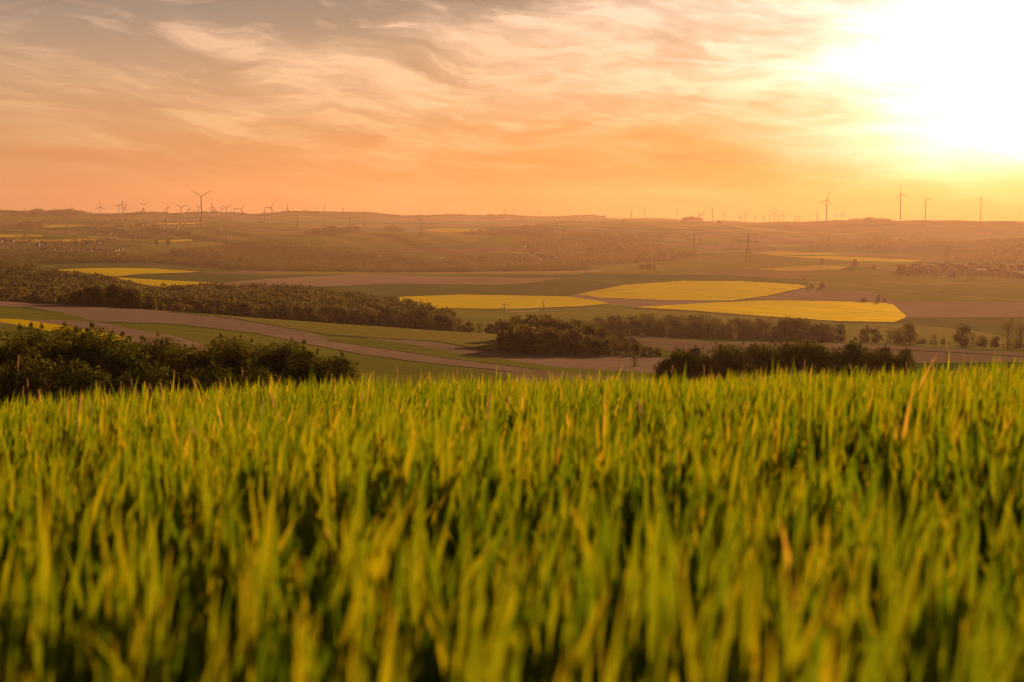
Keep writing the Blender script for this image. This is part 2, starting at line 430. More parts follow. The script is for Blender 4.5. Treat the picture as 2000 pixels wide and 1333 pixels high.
# ------------------------------------------------------------------ terrain height
P = [-1000, -300, 0, 250, 500, 750, 1000, 1250, 1500, 1750, 2000, 2300, 3000]
T = [
 (80,   [1120, 1110, 1105, 1100, 1095, 1090, 1085, 1080, 1080, 1080, 1075, 1070, 1060]),
 (150,  [940, 940, 940, 935, 930, 925, 920, 920, 920, 915, 910, 910, 900]),
 (250,  [806, 806, 806, 800, 792, 788, 790, 792, 790, 786, 784, 780, 780]),
 (340,  [745, 745, 748, 748, 750, 752, 752, 750, 748, 744, 740, 735, 730]),
 (450,  [690, 692, 698, 702, 708, 720, 728, 728, 722, 714, 710, 705, 700]),
 (650,  [600, 612, 628, 644, 664, 684, 698, 702, 702, 702, 702, 700, 695]),
 (880,  [545, 570, 588, 600, 620, 638, 654, 664, 672, 678, 690, 695, 690]),
 (950,  [548, 572, 591, 603, 624, 641, 656, 665, 671, 677, 688, 692, 690]),
 (1150, [580, 600, 612, 622, 634, 646, 652, 656, 662, 668, 680, 688, 690]),
 (1400, [560, 575, 588, 598, 606, 618, 634, 640, 646, 654, 668, 675, 680]),
 (1800, [535, 545, 556, 566, 576, 592, 607, 612, 628, 640, 652, 660, 665]),
 (2300, [520, 530, 538, 546, 559, 573, 584, 588, 596, 603, 614, 622, 630]),
 (2900, [508, 516, 524, 529, 541, 547, 551, 551, 555, 561, 567, 572, 578]),
 (3500, [500, 508, 514, 519, 529, 530, 530, 527, 526, 533, 542, 546, 550]),
 (3700, [499, 507, 514, 519, 534, 534, 533, 525, 517, 524, 532, 538, 540]),
 (4100, [492, 498, 503, 508, 528, 530, 531, 521, 500, 511, 519, 524, 530]),
 (4700, [482, 486, 490, 493, 504, 507, 508, 505, 488, 506, 511, 512, 515]),
 (5100, [474, 478, 483, 486, 488, 494, 496, 488, 496, 502, 500, 494, 490]),
 (5500, [466, 470, 475, 479, 472, 482, 484, 474, 497, 490, 467, 455, 450]),
 (6300, [456, 458, 461, 464, 463, 459, 459, 456, 472, 468, 478, 470, 465]),
 (7200, [446, 447, 449, 451, 452, 449, 450, 440, 455, 455, 460, 460, 455]),
 (8200, [436, 437, 438, 440, 442, 443, 443, 430, 432, 427, 434, 436, 430]),
 (8800, [433, 433, 434, 435, 437, 439, 439, 431, 434, 433, 439, 440, 436]),
 (9600, [428, 428, 429, 430, 432, 434, 433, 434, 440, 442, 445, 445, 440]),
 (10600,[426, 425, 423, 424, 427, 429, 429, 433, 441, 444, 445, 445, 440]),
 (11500,[419, 418, 415, 415, 418, 422, 420, 426, 440, 444, 445, 445, 440]),
 (14500,[424, 424, 424, 424, 426, 428, 428, 432, 442, 445, 448, 448, 445]),
]
LY = np.arange(math.log(80.0), math.log(14500.0), 0.01)
PX = np.arange(-1000, 3001, 10.0)
rows_at = np.array([np.interp(PX, P, r) for _, r in T])
tY = np.log([y for y, _ in T])
tab = np.array([np.interp(LY, tY, rows_at[:, j]) for j in range(len(PX))]).T   # (nY, nP)
def gblur(a, s, axis):
    r = int(3 * s); k = np.exp(-0.5 * (np.arange(-r, r + 1) / s) ** 2); k /= k.sum()
    pad = [(0, 0), (0, 0)]; pad[axis] = (r, r)
    b = np.pad(a, pad, 'edge')
    return np.apply_along_axis(lambda v: np.convolve(v, k, 'valid'), axis, b)
tab = gblur(gblur(tab, 9.0, 1), 2.2, 0)

def sm(a, b, x):
    t = np.clip((x - a) / (b - a), 0, 1); return t * t * (3 - 2 * t)

def wob2(x, y):
    return (np.sin(x * 1.3 + 2.1 * np.sin(y * 0.7 + 1.0)) + 0.6 * np.sin(x * 2.9 + y * 1.7 + 0.5) +
            0.35 * np.sin(x * 6.1 - y * 3.3 + 2.0) + 0.25 * np.sin(x * 11.7 + y * 5.1))

def near_z(X, Y):
    und = 0.035 * np.sin(X * 0.9 + 0.4) * np.sin(Y * 0.5) + 0.02 * np.sin(X * 2.3 + Y)
    Yp = np.maximum(Y, 0)
    lateral = 0.024 * X - 0.0105 * np.clip(X, -6, 0) ** 2 - 0.126 * np.maximum(-6 - X, 0)
    return -(0.785 + 0.039 * Y + 0.00395 * np.minimum(Yp, 30) ** 2 + 0.16 * np.maximum(Yp - 30, 0)) + lateral + und

def far_row(px, Y):
    ly = (np.log(np.maximum(Y, 80.0)) - LY[0]) / 0.01
    p = (np.clip(px, -1000, 3000) + 1000) / 10.0
    i = np.clip(ly.astype(int), 0, len(LY) - 2); j = np.clip(p.astype(int), 0, len(PX) - 2)
    a = np.clip(ly - i, 0, 1); b = np.clip(p - j, 0, 1)
    r = (tab[i, j] * (1 - a) * (1 - b) + tab[i + 1, j] * a * (1 - b) + tab[i, j + 1] * (1 - a) * b + tab[i + 1, j + 1] * a * b)
    r = r - 2.6 * sm(9800, 11200, Y) * (np.sin(px / 61.0 + 0.6) * np.sin(px / 143.0) + 0.5 * np.sin(px / 23.0 + 2.0))
    amp = 0.7 * sm(500, 1500, Y) + 0.9 * sm(4500, 7000, Y) + 2.0 * sm(3900, 4700, Y) * (1 - sm(7300, 8100, Y))
    return r + amp * wob2(px / 160.0, np.log(np.maximum(Y, 1)) * 9.0)

def ground(X, Y):
    """height relative to the eye"""
    X = np.asarray(X, float); Y = np.asarray(Y, float)
    Ys = np.maximum(Y, 1.0)
    px = 1000 + S * X / Ys
    zf = -(far_row(px, Y) - ROW0) / S * np.maximum(Y, 80.0)
    zn = near_z(X, Y)
    k = sm(35, 80, Y)
    return zn * (1 - k) + zf * k

def gz(X, Y): return float(ground(np.array([X]), np.array([Y]))[0])
def at_px(px, Y):
    X = (px - 1000) / S * Y
    return X, Y, ZC + gz(X, Y)
def Y_of(px, row, y0=1000.0, y1=9000.0):
    ys = np.exp(np.linspace(math.log(y0), math.log(y1), 900))
    rw = ROW0 - S * ground((px - 1000) / S * ys, ys) / ys
    k = np.nonzero(rw <= row)[0]
    return float(ys[k[0]]) if len(k) else y1
def z_of_row(row, Y): return ZC - (row - ROW0) / S * Y

# ------------------------------------------------------------------ terrain mesh
dense = np.exp(np.arange(math.log(45.0), math.log(14400.0), 0.0015))
pxs_t = np.arange(-100, 2101, 50.0)
rr = np.array([far_row(pxs_t, np.full_like(pxs_t, y)) for y in dense])
dr = np.abs(np.diff(rr, axis=0)).max(axis=1)
wgt = np.where(dense[:-1] < 330, 0.06, 1.0)
cum = np.concatenate([[0], np.cumsum(dr * wgt / 1.0 + 0.0015 / 0.012)])
NY = int(cum[-1])
Ys = np.interp(np.linspace(0, cum[-1], NY), cum, dense)
cols = np.concatenate([np.arange(-1000, -100, 30.0), np.arange(-100, 2100, 2.5), np.arange(2100, 3001, 30.0)])
YY, PP = np.meshgrid(Ys, cols, indexing='ij')
XX = (PP - 1000) / S * YY
ZZ = ground(XX, YY)
# small hillock woods etc. stay in the table; canopy noise comes from the trees
TV = np.stack([XX, YY, ZZ + ZC], -1).reshape(-1, 3)
nc = len(cols)
fi = np.arange(NY - 1)[:, None] * nc + np.arange(nc - 1)[None, :]
TF = np.stack([fi, fi + 1, fi + nc + 1, fi + nc], -1).reshape(-1, 4)
fc = TV[TF].mean(axis=1)
f_px = 1000 + S * fc[:, 0] / fc[:, 1]
f_row = ROW0 - S * (fc[:, 2] - ZC) / fc[:, 1]
f_Y = fc[:, 1]

def inpoly(px, py, poly):
    inside = np.zeros(px.shape, bool)
    n = len(poly)
    for i in range(n):
        x0, y0 = poly[i]; x1, y1 = poly[(i + 1) % n]
        if y0 == y1: continue
        c = ((y0 > py) != (y1 > py)) & (px < (x1 - x0) * (py - y0) / (y1 - y0) + x0)
        inside ^= c
    return inside

# (material, object name, label, ymin, ymax, polygon in photo pixels)
F = [
 # --- the near hillside, 340..900 m
 ('green', 'crop_field', 'green crop field sloping below the left skyline wood', 330, 900, [(-1000,570),(0,600),(340,633),(500,652),(600,672),(700,692),(800,705),(930,722),(1000,735),(1000,760),(-1000,760)]),
 ('soil', 'ploughed_field', 'long reddish ploughed field falling left to right below the woods', 330, 960, [(-1000,540),(0,588),(120,593),(320,606),(450,620),(560,640),(622,653),(640,665),(750,682),(870,700),(1000,716),(1060,724),(1000,727),(900,717),(800,706),(700,692),(600,673),(540,660),(500,652),(430,643),(340,634),(190,629),(125,612),(60,601),(0,598),(-1000,548)]),
 ('soil', 'ploughed_field', 'narrow brown field strip above the yellow strip at left', 330, 900, [(-300,612),(0,622),(60,625),(150,626),(190,630),(260,643),(330,655),(390,672),(430,690),(250,668),(130,640),(0,632),(-300,622)]),
 ('rape', 'rapeseed_field', 'yellow rapeseed strip just above the dark copse at left', 330, 900, [(-300,610),(0,623),(30,623),(130,637),(255,660),(258,668),(230,668),(100,648),(0,629),(-300,618)]),
 ('green', 'crop_field', 'green field with tramlines under the left brown field', 600, 900, [(-300,590),(0,599),(60,604),(110,614),(150,626),(60,625),(0,622),(-300,612)]),
 ('pale', 'crop_field', 'pale green field along the foot of the middle wood', 600, 1000, [(330,604),(500,619),(750,636),(970,650),(985,682),(940,684),(900,674),(850,667),(720,660),(640,653),(560,640),(450,620),(330,608)]),
 ('green', 'crop_field', 'green strip between two brown fields on the hillside', 330, 960, [(622,653),(720,661),(800,672),(870,685),(930,696),(1000,703),(1100,718),(1290,728),(1290,745),(1060,724),(1000,716),(870,700),(750,682),(640,665)]),
 ('soil', 'ploughed_field', 'broad mauve brown field in the middle below the copse', 330, 960, [(700,659),(850,668),(900,677),(960,686),(985,682),(1060,684),(1180,692),(1300,700),(1290,729),(1100,719),(1000,704),(930,696),(870,685),(800,673)]),
 ('green', 'meadow', 'thin green strip between the copse and the brown field', 330, 960, [(975,684),(1090,682),(1180,684),(1320,690),(1290,695),(1180,692),(1060,686)]),
 ('soilpale', 'ploughed_field', 'pale brown field behind the right hedge', 330, 1160, [(1160,652),(1290,660),(1400,669),(1600,668),(1800,678),(2000,690),(2300,695),(2300,706),(2000,706),(1800,706),(1700,712),(1400,712),(1290,700),(1340,692),(1280,680),(1200,664)]),
 # --- the middle, 1150..3600 m
 ('green', 'crop_field', 'green slope between the yellow fields and the valley wood', 1100, 2600, [(880,600),(1000,604),(1130,600),(1240,600),(1350,607),(1500,620),(1450,634),(1450,645),(880,645)]),
 ('rape', 'rapeseed_field', 'yellow rapeseed field right of the middle wood', 1200, 3400, [(780,580),(820,577),(900,575),(1000,577),(1110,579),(1160,586),(1192,592),(1130,598),(1000,603),(900,602),(780,602)]),
 ('soil', 'ploughed_field', 'brown wedge between the three yellow fields', 1200, 3400, [(1110,579),(1130,574),(1250,583),(1420,588),(1370,592),(1240,600),(1192,592),(1160,586)]),
 ('rape', 'rapeseed_field', 'broad yellow field, upper one of the right pair', 1200, 3400, [(1130,574),(1220,556),(1340,548),(1450,549),(1565,556),(1578,560),(1500,577),(1430,587),(1300,586),(1170,581)]),
 ('rape', 'rapeseed_field', 'long yellow field with rounded right end, lower of the right pair', 1200, 3400, [(1240,600),(1370,592),(1500,586),(1620,588),(1720,591),(1745,594),(1773,618),(1750,629),(1640,627),(1500,618),(1350,606)]),
 ('green', 'crop_field', 'yellow green meadow behind the hedgerow at right', 1000, 3000, [(1440,626),(1510,622),(1640,631),(1780,634),(1900,645),(1965,656),(2100,668),(2000,684),(1900,682),(1640,668),(1440,650)]),
 ('soil', 'ploughed_field', 'reddish brown field at the right edge', 1200, 3400, [(1580,563),(1700,570),(1750,589),(1900,590),(2300,594),(2300,618),(1900,620),(1775,618),(1745,594),(1720,590),(1620,587),(1500,584),(1450,586),(1510,578)]),
 ('dark', 'crop_field', 'dark green field at the right edge under the brown field', 1200, 3400, [(1775,620),(2300,618),(2300,668),(2000,664),(1900,645),(1780,634),(1745,631)]),
 ('green', 'crop_field', 'olive plain in front of the right village', 2000, 3900, [(1570,532),(1700,525),(1850,545),(2300,552),(2300,594),(1900,590),(1750,589),(1700,570),(1580,562)]),
 ('soil', 'ploughed_field', 'long mauve strip across the middle plain', 2000, 3500, [(430,551),(520,545),(600,540),(700,536),(800,538),(1000,542),(1100,543),(1000,556),(750,554),(600,561),(520,560)]),
 ('dark', 'crop_field', 'dark green field under the long mauve strip', 1500, 3400, [(600,561),(750,554),(1000,556),(1130,545),(1220,556),(1130,573),(1110,579),(1000,577),(900,575),(800,579),(700,575)]),
 ('pale', 'crop_field', 'pale strip on the plain edge in front of the far wood', 2800, 3700, [(480,532),(700,529),(1000,531),(1150,530),(1130,536),(800,535),(600,536)]),
 ('dark', 'crop_field', 'blue green field left of the plain', 2000, 3600, [(230,541),(390,533),(520,537),(600,540),(520,545),(430,552),(320,546)]),
 ('rape', 'rapeseed_field', 'bright yellow field at left under the dark wood', 2000, 3900, [(98,527),(150,524),(230,523),(300,524),(392,531),(340,533),(270,535),(225,540),(180,534),(140,530)]),
 ('rape', 'rapeseed_field', 'dull yellow strip below the bright left field', 1700, 3600, [(218,541),(300,546),(410,552),(395,562),(320,563),(270,553)]),
 ('dark', 'crop_field', 'dark green strip behind the bright left field', 2600, 4000, [(70,527),(150,512),(300,513),(400,522),(480,532),(392,531),(300,524),(200,523),(98,527)]),
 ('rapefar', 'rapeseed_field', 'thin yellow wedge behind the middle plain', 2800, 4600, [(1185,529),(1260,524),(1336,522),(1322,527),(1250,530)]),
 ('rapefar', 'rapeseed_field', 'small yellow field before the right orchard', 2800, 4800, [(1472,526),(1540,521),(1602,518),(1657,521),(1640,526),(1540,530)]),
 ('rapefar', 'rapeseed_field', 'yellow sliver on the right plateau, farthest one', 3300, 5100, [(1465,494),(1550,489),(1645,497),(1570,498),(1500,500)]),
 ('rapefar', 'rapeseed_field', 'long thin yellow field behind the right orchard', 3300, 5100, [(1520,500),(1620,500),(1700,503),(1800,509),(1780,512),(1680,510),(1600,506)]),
 ('green', 'crop_field', 'olive field on the right plateau', 2800, 4800, [(1200,515),(1380,498),(1470,494),(1520,500),(1680,511),(1600,517),(1470,525),(1336,535),(1150,535)]),
 # --- far
 ('rape', 'rapeseed_field', 'orange yellow strip at the left edge above the villages', 4500, 8000, [(-200,457),(0,458),(85,459),(86,463),(10,463),(-200,462)]),
 ('rape', 'rapeseed_field', 'thin yellow line between the two left villages', 4500, 8000, [(10,469),(190,467),(192,471),(110,472),(20,472)]),
 ('rape', 'rapeseed_field', 'small yellow field in front of the farthest left village', 5500, 9500, [(62,444),(90,440),(130,438),(180,440),(150,443),(90,445)]),
 ('rape', 'rapeseed_field', 'thin yellow line below the left turbines', 6000, 10000, [(300,436),(390,435),(388,438),(310,438)]),
 ('rape', 'rapeseed_field', 'yellow strip on the far plateau in the middle', 5500, 9000, [(825,450),(860,446),(950,448),(962,453),(870,454)]),
 ('rape', 'rapeseed_field', 'short yellow strip beside two round trees at left', 4500, 7500, [(308,470),(372,467),(380,470),(340,473),(310,473)]),
 ('pale', 'crop_field', 'pale far field under the left plateau wood', 4500, 8000, [(375,464),(470,460),(500,463),(480,468),(400,470)]),
 ('green', 'crop_field', 'green far plateau field in the middle', 4500, 8000, [(630,480),(640,466),(700,456),(800,452),(900,455),(960,462),(900,480),(760,484),(700,483)]),
 ('pale', 'crop_field', 'pale streak of field on the middle plateau', 4500, 8000, [(660,459),(720,455),(718,457),(670,461)]),
 ('green', 'crop_field', 'green field behind the left village', 4000, 6000, [(230,490),(300,476),(420,472),(460,478),(340,488),(280,500)]),
 ('pale', 'crop_field', 'warm pale field on the far right slope', 5000, 7500, [(1855,487),(1920,478),(2000,471),(2300,462),(2300,468),(2000,478),(1900,488)]),
 ('pale', 'crop_field', 'pale strip on the ridge flank right of centre', 6000, 9000, [(1338,453),(1400,449),(1460,450),(1400,453)]),
 ('green', 'crop_field', 'green top of the right ridge', 6800, 8600, [(1230,436),(1300,428),(1560,428),(1540,440),(1300,444)]),
]
def strip(line, wpx):
    wpx *= 0.85
    return [(x, y - wpx / 2) for x, y in line] + [(x, y + wpx / 2) for x, y in line[::-1]]
M['rapefar'] = field_mat('dull_rapeseed', (0.60, 0.42, 0.03, 1), (0.52, 0.38, 0.035, 1), (0.42, 0.33, 0.04, 1), 0.12, 62, 0.4, 0.6, 0.95)  # duller yellow than the other rapeseed, for distant strips right of centre
M['verge'] = field_mat('rough_verge', (0.11, 0.105, 0.035, 1), (0.15, 0.13, 0.05, 1), (0.09, 0.085, 0.03, 1), 0.2, 20, 0.0, 0.3)
M['track'] = field_mat('farm_track', (0.42, 0.34, 0.22, 1), (0.46, 0.37, 0.24, 1), (0.36, 0.29, 0.18, 1), 0.2, 20, 0.0, 0.6)
F += [
 ('verge', 'field_verge', 'dark verge between the pale green field and the brown field', 600, 960, strip([(330,609),(450,621),(560,641),(640,654),(720,660),(850,667),(905,677),(960,685)], 1.9)),
 ('verge', 'field_verge', 'dark verge under the upper brown strip on the left hillside', 330, 960, strip([(190,629),(340,633.5),(430,643.5),(500,652),(540,660),(600,673)], 1.8)),
 ('verge', 'field_verge', 'dark furrow line below the lower brown strip', 330, 960, strip([(600,673),(700,692),(800,706),(900,717),(1000,727)], 2.0)),
 ('verge', 'field_verge', 'dark verge over the broad mauve field', 330, 960, strip([(640,665),(750,682),(870,700),(1000,716),(1060,724)], 1.6)),
 ('verge', 'field_verge', 'dark line across the pale brown field behind the right hedge', 330, 1160, strip([(1600,682),(1750,684),(1850,688),(2000,697),(2200,703)], 2.2)),
 ('verge', 'field_verge', 'dark bank under the long yellow field', 1200, 3000, strip([(1240,602),(1350,608),(1500,620),(1640,629),(1750,631)], 2.4)),
 ('verge', 'field_verge', 'dark bank under the yellow field right of the middle wood', 1200, 3000, strip([(870,603),(1000,605),(1130,600),(1192,594)], 1.6)),
 ('verge', 'field_verge', 'dark bank under the bright left yellow field', 2000, 3900, strip([(180,536),(228,541),(275,537),(345,534),(400,532)], 2.0)),
 ('track', 'farm_track', 'pale track along the far edge of the middle plain', 2800, 3800, strip([(640,530.5),(760,529.3),(860,530.8),(1000,532),(1090,531),(1175,530)], 1.3)),
 ('track', 'farm_track', 'pale field track running down to the right edge', 2000, 3600, strip([(1560,549),(1700,562),(1850,576),(2000,587),(2200,594)], 1.0)),
 ('track', 'farm_track', 'pale field track before the right village', 2300, 3700, strip([(1700,548),(1800,556),(1900,553),(2000,548)], 0.9)),
]
cls = np.full(len(TF), -1)
for k, (mt, nm, lb, y0, y1, poly) in enumerate(F):
    # soften the drawn edges into plausible field edges
    cls[(f_Y > y0) & (f_Y < y1) & inpoly(f_px, f_row, poly)] = k

def sub_mesh(name, mask, mat):
    fs = TF[mask]
    u, inv = np.unique(fs, return_inverse=True)
    return mesh_obj(name, TV[u], inv.reshape(-1, 4), mat, None, True)
tag(sub_mesh('terrain', cls == -1, M['meadow']), kind='structure')
for k, (mt, nm, lb, y0, y1, poly) in enumerate(F):
    msk = cls == k
    if msk.sum() > 3:
        o = sub_mesh(nm, msk, M[mt])
        tag(o, kind='structure')
        o['label'] = lb

# near hill under the wheat
gx = np.linspace(-45, 45, 181); gy = np.concatenate([np.linspace(-25, 0, 40)[:-1], np.linspace(0, 20, 80)[:-1], np.linspace(20, 45, 40)])
GY, GX = np.meshgrid(gy, gx, indexing='ij')
HV = np.stack([GX, GY, ground(GX, GY) + ZC], -1).reshape(-1, 3)
n = len(gx)
fi = np.arange(len(gy) - 1)[:, None] * n + np.arange(n - 1)[None, :]
HF = np.stack([fi, fi + 1, fi + n + 1, fi + n], -1).reshape(-1, 4)
tag(mesh_obj('hill_ground', HV, HF, M['soil_near'], None, True), kind='structure')

# ------------------------------------------------------------------ young wheat in the foreground
def wheat_material():
    m, t, out = new_mat('wheat_leaf')
    at = t.new('ShaderNodeAttribute', attribute_name='tint').outputs['Fac']
    al = t.new('ShaderNodeAttribute', attribute_name='along').outputs['Fac']
    c = t.ramp(at, [(0.0, (0.036, 0.088, 0.008, 1)), (0.35, (0.084, 0.128, 0.007, 1)), (0.70, (0.172, 0.185, 0.008, 1)),
                    (0.90, (0.26, 0.20, 0.014, 1)), (0.955, (0.30, 0.19, 0.045, 1)), (1.0, (0.38, 0.26, 0.12, 1))])
    tip = t.m('MULTIPLY', t.smooth(al, 0.86, 1.0), t.smooth(at, 0.45, 0.8))
    c = t.mix(t.m('MULTIPLY', tip, 0.6), c, (0.40, 0.24, 0.06, 1))
    b = t.new('ShaderNodeBsdfPrincipled')
    t.put(b.inputs['Base Color'], c)
    b.inputs['Roughness'].default_value = 0.58
    b.inputs['Specular IOR Level'].default_value = 0.0
    tr = t.new('ShaderNodeBsdfTranslucent')
    t.put(tr.inputs[0], t.mix(1.0, c, (2.6, 2.4, 0.7, 1), 'MULTIPLY'))
    ms = t.new('ShaderNodeMixShader'); ms.inputs[0].default_value = 0.5
    t.l.new(b.outputs[0], ms.inputs[1]); t.l.new(tr.outputs[0], ms.inputs[2])
    t.l.new(ms.outputs[0], out.inputs[0])
    return m
M['wheat'] = wheat_material()
rng = np.random.default_rng(11)

def blades(bx, by, nseg, lw):
    """one leaf per entry: returns verts, quads, tint, along"""
    n = len(bx)
    bz = ground(bx, by) + ZC
    # slow variation of height and colour over the field
    hv = 0.5 + 0.3 * np.sin(bx * 1.9 + 1.7 * np.sin(by * 1.1)) * np.sin(by * 1.6 + bx * 0.6) + 0.35 * np.sin(bx * 7.3 + 2 * np.sin(by * 5.1)) * np.sin(by * 6.1 + bx * 2.2)
    kind = rng.random(n)
    h0 = np.where(kind < 0.6, rng.uniform(0.10, 0.24, n), rng.uniform(0.0, 0.12, n))
    L = np.where(kind < 0.6, rng.uniform(0.16, 0.29, n), rng.uniform(0.14, 0.30, n)) * (0.76 + 0.32 * hv)
    L *= np.where(rng.random(n) < 0.05, rng.uniform(1.1, 1.32, n), 1.0)
    a = rng.uniform(0, 2 * np.pi, n)
    lean = np.abs(rng.normal(0.04, 0.13, n))
    bend = np.abs(rng.normal(0.05, 0.12, n)) * (rng.random(n) < 0.6)
    drop = np.where(rng.random(n) < 0.06, rng.uniform(0.3, 0.8, n), 0.0)
    w0 = lw * rng.uniform(0.65, 1.15, n)
    fa = rng.uniform(0, np.pi, n) * 0.6 - 0.3 * np.pi      # leaf face mostly across the view
    tw = rng.normal(0, 0.5, n)
    t = np.linspace(0, 1, nseg + 1)[None, :]
    # slim part below, broad blade above
    horiz = L[:, None] * (lean[:, None] * t + (bend[:, None] + 0.6 * drop[:, None]) * t ** 3)
    vert = L[:, None] * (t - 0.5 * drop[:, None] * t ** 4)
    # wind: everything leans slightly to the right
    cx = bx[:, None] + np.cos(a)[:, None] * horiz + 0.05 * L[:, None] * t ** 2
    cyy = by[:, None] + np.sin(a)[:, None] * horiz
    cz = bz[:, None] + h0[:, None] + vert
    wt = w0[:, None] * np.interp(t[0], [0, 0.15, 0.45, 0.7, 0.9, 1.0], [0.45, 0.75, 1.0, 0.85, 0.4, 0.03])[None, :]
    ang = fa[:, None] + tw[:, None] * t
    ox = np.cos(ang) * wt * 0.5; oy = np.sin(ang) * wt * 0.5
    Lf = np.stack([cx - ox, cyy - oy, cz], -1); Rt = np.stack([cx + ox, cyy + oy, cz], -1)
    V = np.stack([Lf, Rt], 2).reshape(-1, 3)     # n*(nseg+1)*2
    k = (nseg + 1) * 2
    i0 = (np.arange(n) * k)[:, None] + (np.arange(nseg) * 2)[None, :]
    Q = np.stack([i0, i0 + 1, i0 + 3, i0 + 2], -1).reshape(-1, 4)
    tint = np.clip(rng.normal(0.48, 0.2, n) + 0.12 * (hv - 0.5), 0, np.where(by < 3.2, 0.76, 0.86))
    dry = rng.random(n) < np.where(by < 3.2, 0.002, 0.028)
    tint = np.where(dry, rng.uniform(0.92, 1.0, n), tint)
    # lower leaves stay greener
    tint = np.where((kind >= 0.6) & ~dry, tint * 0.6, tint)
    return V, Q, np.repeat(tint, k), np.tile(np.repeat(t[0], 2), n)

def scatter(y0, y1, dens):
    xm = 0.37 * y1 + 2.0
    n = int((y1 - y0) * 2 * xm * dens)
    x = rng.uniform(-xm, xm, n); y = rng.uniform(y0, y1, n)
    # drilled rows running away from the camera, a little oblique
    spacing = 0.125
    u = x + 0.12 * y
    x = (np.round(u / spacing) * spacing + rng.normal(0, 0.022, n)) - 0.12 * y
    ok = np.abs(x) < 0.37 * y + 2.0
    return x[ok], y[ok]
VV, QQ, TT, AA, off = [], [], [], [], 0
for (y0, y1, dens, seg, per) in [(0.50, 1.7, 320, 8, 4), (1.7, 3.2, 380, 6, 4), (3.2, 6, 400, 5, 4), (6, 10, 380, 4, 4), (10, 15, 300, 3, 3)]:
    x, y = scatter(y0, y1, dens)
    x = np.repeat(x, per) + rng.normal(0, 0.012, len(x) * per); y = np.repeat(y, per) + rng.normal(0, 0.012, len(y) * per)
    v, q, tt, aa = blades(x, y, seg, 0.0102 if y1 < 2 else 0.0112)
    VV.append(v); QQ.append(q + off); TT.append(tt); AA.append(aa); off += len(v)
wheat = mesh_obj('young_wheat', np.vstack(VV), np.vstack(QQ), M['wheat'], None, True, None,
                 {'tint': np.concatenate(TT), 'along': np.concatenate(AA)})
tag(wheat, 'dense knee high green wheat filling the foreground, backlit by the low sun', 'wheat', kind='stuff')
VV = QQ = TT = AA = None

# ------------------------------------------------------------------ foxtail grasses among the wheat
def seed_mat():
    m, t, out = new_mat('seed_head')
    tcn = t.new('ShaderNodeTexCoord').outputs['Object']
    c = t.mix(t.smooth(t.noise(tcn, 260.0, 3.0), 0.35, 0.65), (0.80, 0.58, 0.40, 1), (0.62, 0.42, 0.27, 1))
    d = t.new('ShaderNodeBsdfDiffuse'); t.put(d.inputs[0], c)
    tr = t.new('ShaderNodeBsdfTranslucent'); t.put(tr.inputs[0], t.mix(1.0, c, (1.25, 1.2, 1.1, 1), 'MULTIPLY'))
    ms = t.new('ShaderNodeMixShader'); ms.inputs[0].default_value = 0.7
    t.l.new(d.outputs[0], ms.inputs[1]); t.l.new(tr.outputs[0], ms.inputs[2]); t.l.new(ms.outputs[0], out.inputs[0])
    return m
M['seed'] = seed_mat()
M['stem'] = simple_mat('grass_stem', (0.16, 0.17, 0.05, 1), 0.6, 0.2, 40.0)

def make_foxtail(seed, H=0.5, head=0.055, bendx=0.03):
    r = np.random.default_rng(seed)
    root = empty('foxtail_grass')
    t = np.linspace(0, 1, 8)
    pts = np.stack([bendx * t ** 2, 0.3 * bendx * t ** 2, (H - head) * t], -1)
    MB().tube(pts, np.linspace(0.0016, 0.0009, 8), 5).build('stem', M['stem'], root, True)
    mb = MB()
    th = np.linspace(0, 1, 12)
    dirx = np.array([2 * bendx / H, 0.3 * bendx / H, 1.0]); dirx /= np.linalg.norm(dirx)
    hp = pts[-1][None] + dirx[None] * (th[:, None] * head)
    mb.tube(hp, 0.0010 * np.sin(np.pi * (0.08 + 0.9 * th)) ** 0.6 + 0.0003, 8)
    nb = 260                                  # bristles and spikelets
    tt = r.uniform(0.02, 0.98, nb); aa = r.uniform(0, 2 * np.pi, nb)
    o = np.stack([np.cos(aa), np.sin(aa), np.zeros(nb)], -1)
    bpt = pts[-1][None] + dirx[None] * (tt[:, None] * head) + o * 0.0008
    tip = bpt + o * 0.0040 * (0.35 + 0.65 * np.sin(np.pi * np.clip(tt, 0.05, 0.95)))[:, None] + np.array([0, 0, 0.0060])[None]
    sd = np.stack([-np.sin(aa), np.cos(aa), np.zeros(nb)], -1) * 0.0008
    v = np.stack([bpt - sd, bpt + sd, tip], 1).reshape(-1, 3)
    mb.add(v, None, np.arange(nb * 3).reshape(-1, 3))
    mb.build('seed_head', M['seed'], root)
    return root
fox_protos = [make_foxtail(1, 0.52, 0.060, 0.03), make_foxtail(2, 0.47, 0.048, 0.05), make_foxtail(3, 0.50, 0.072, -0.02)]
# (px, photo row of the head's top, distance)
FX = [(6,690,8.2),(62,742,7.2),(48,760,6.4),(476,716,8.8),(443,742,7.5),(598,742,8.4),(460,782,5.2),(458,805,4.4),(562,790,5.0),
      (173,790,5.4),(127,752,7.2),(215,748,7.6),(330,742,8.0),(770,716,9.0),(853,728,8.0),(860,745,7.0),(727,766,6.0),
      (882,718,9.2),(970,716,9.0),(1118,728,8.6),(1180,742,7.0),(1213,738,7.6),(1295,707,9.4),(1385,712,9.2),(1468,733,7.6),
      (1490,728,8.2),(1555,733,7.6),(1563,703,9.5),(1692,708,9.2),(1783,706,9.4),(1868,760,4.6),(1872,714,8.6),(1909,716,7.4),(1918,744,6.2),
      (1930,724,8.0),(1955,745,6.6),(1862,665,8.4),
      (1505,784,5.0),(1700,772,5.4),(995,770,5.6),(1060,742,7.0),(640,730,8.4),(380,744,7.6),(270,760,6.8),(95,770,6.0)]
rnd = random.Random(5)
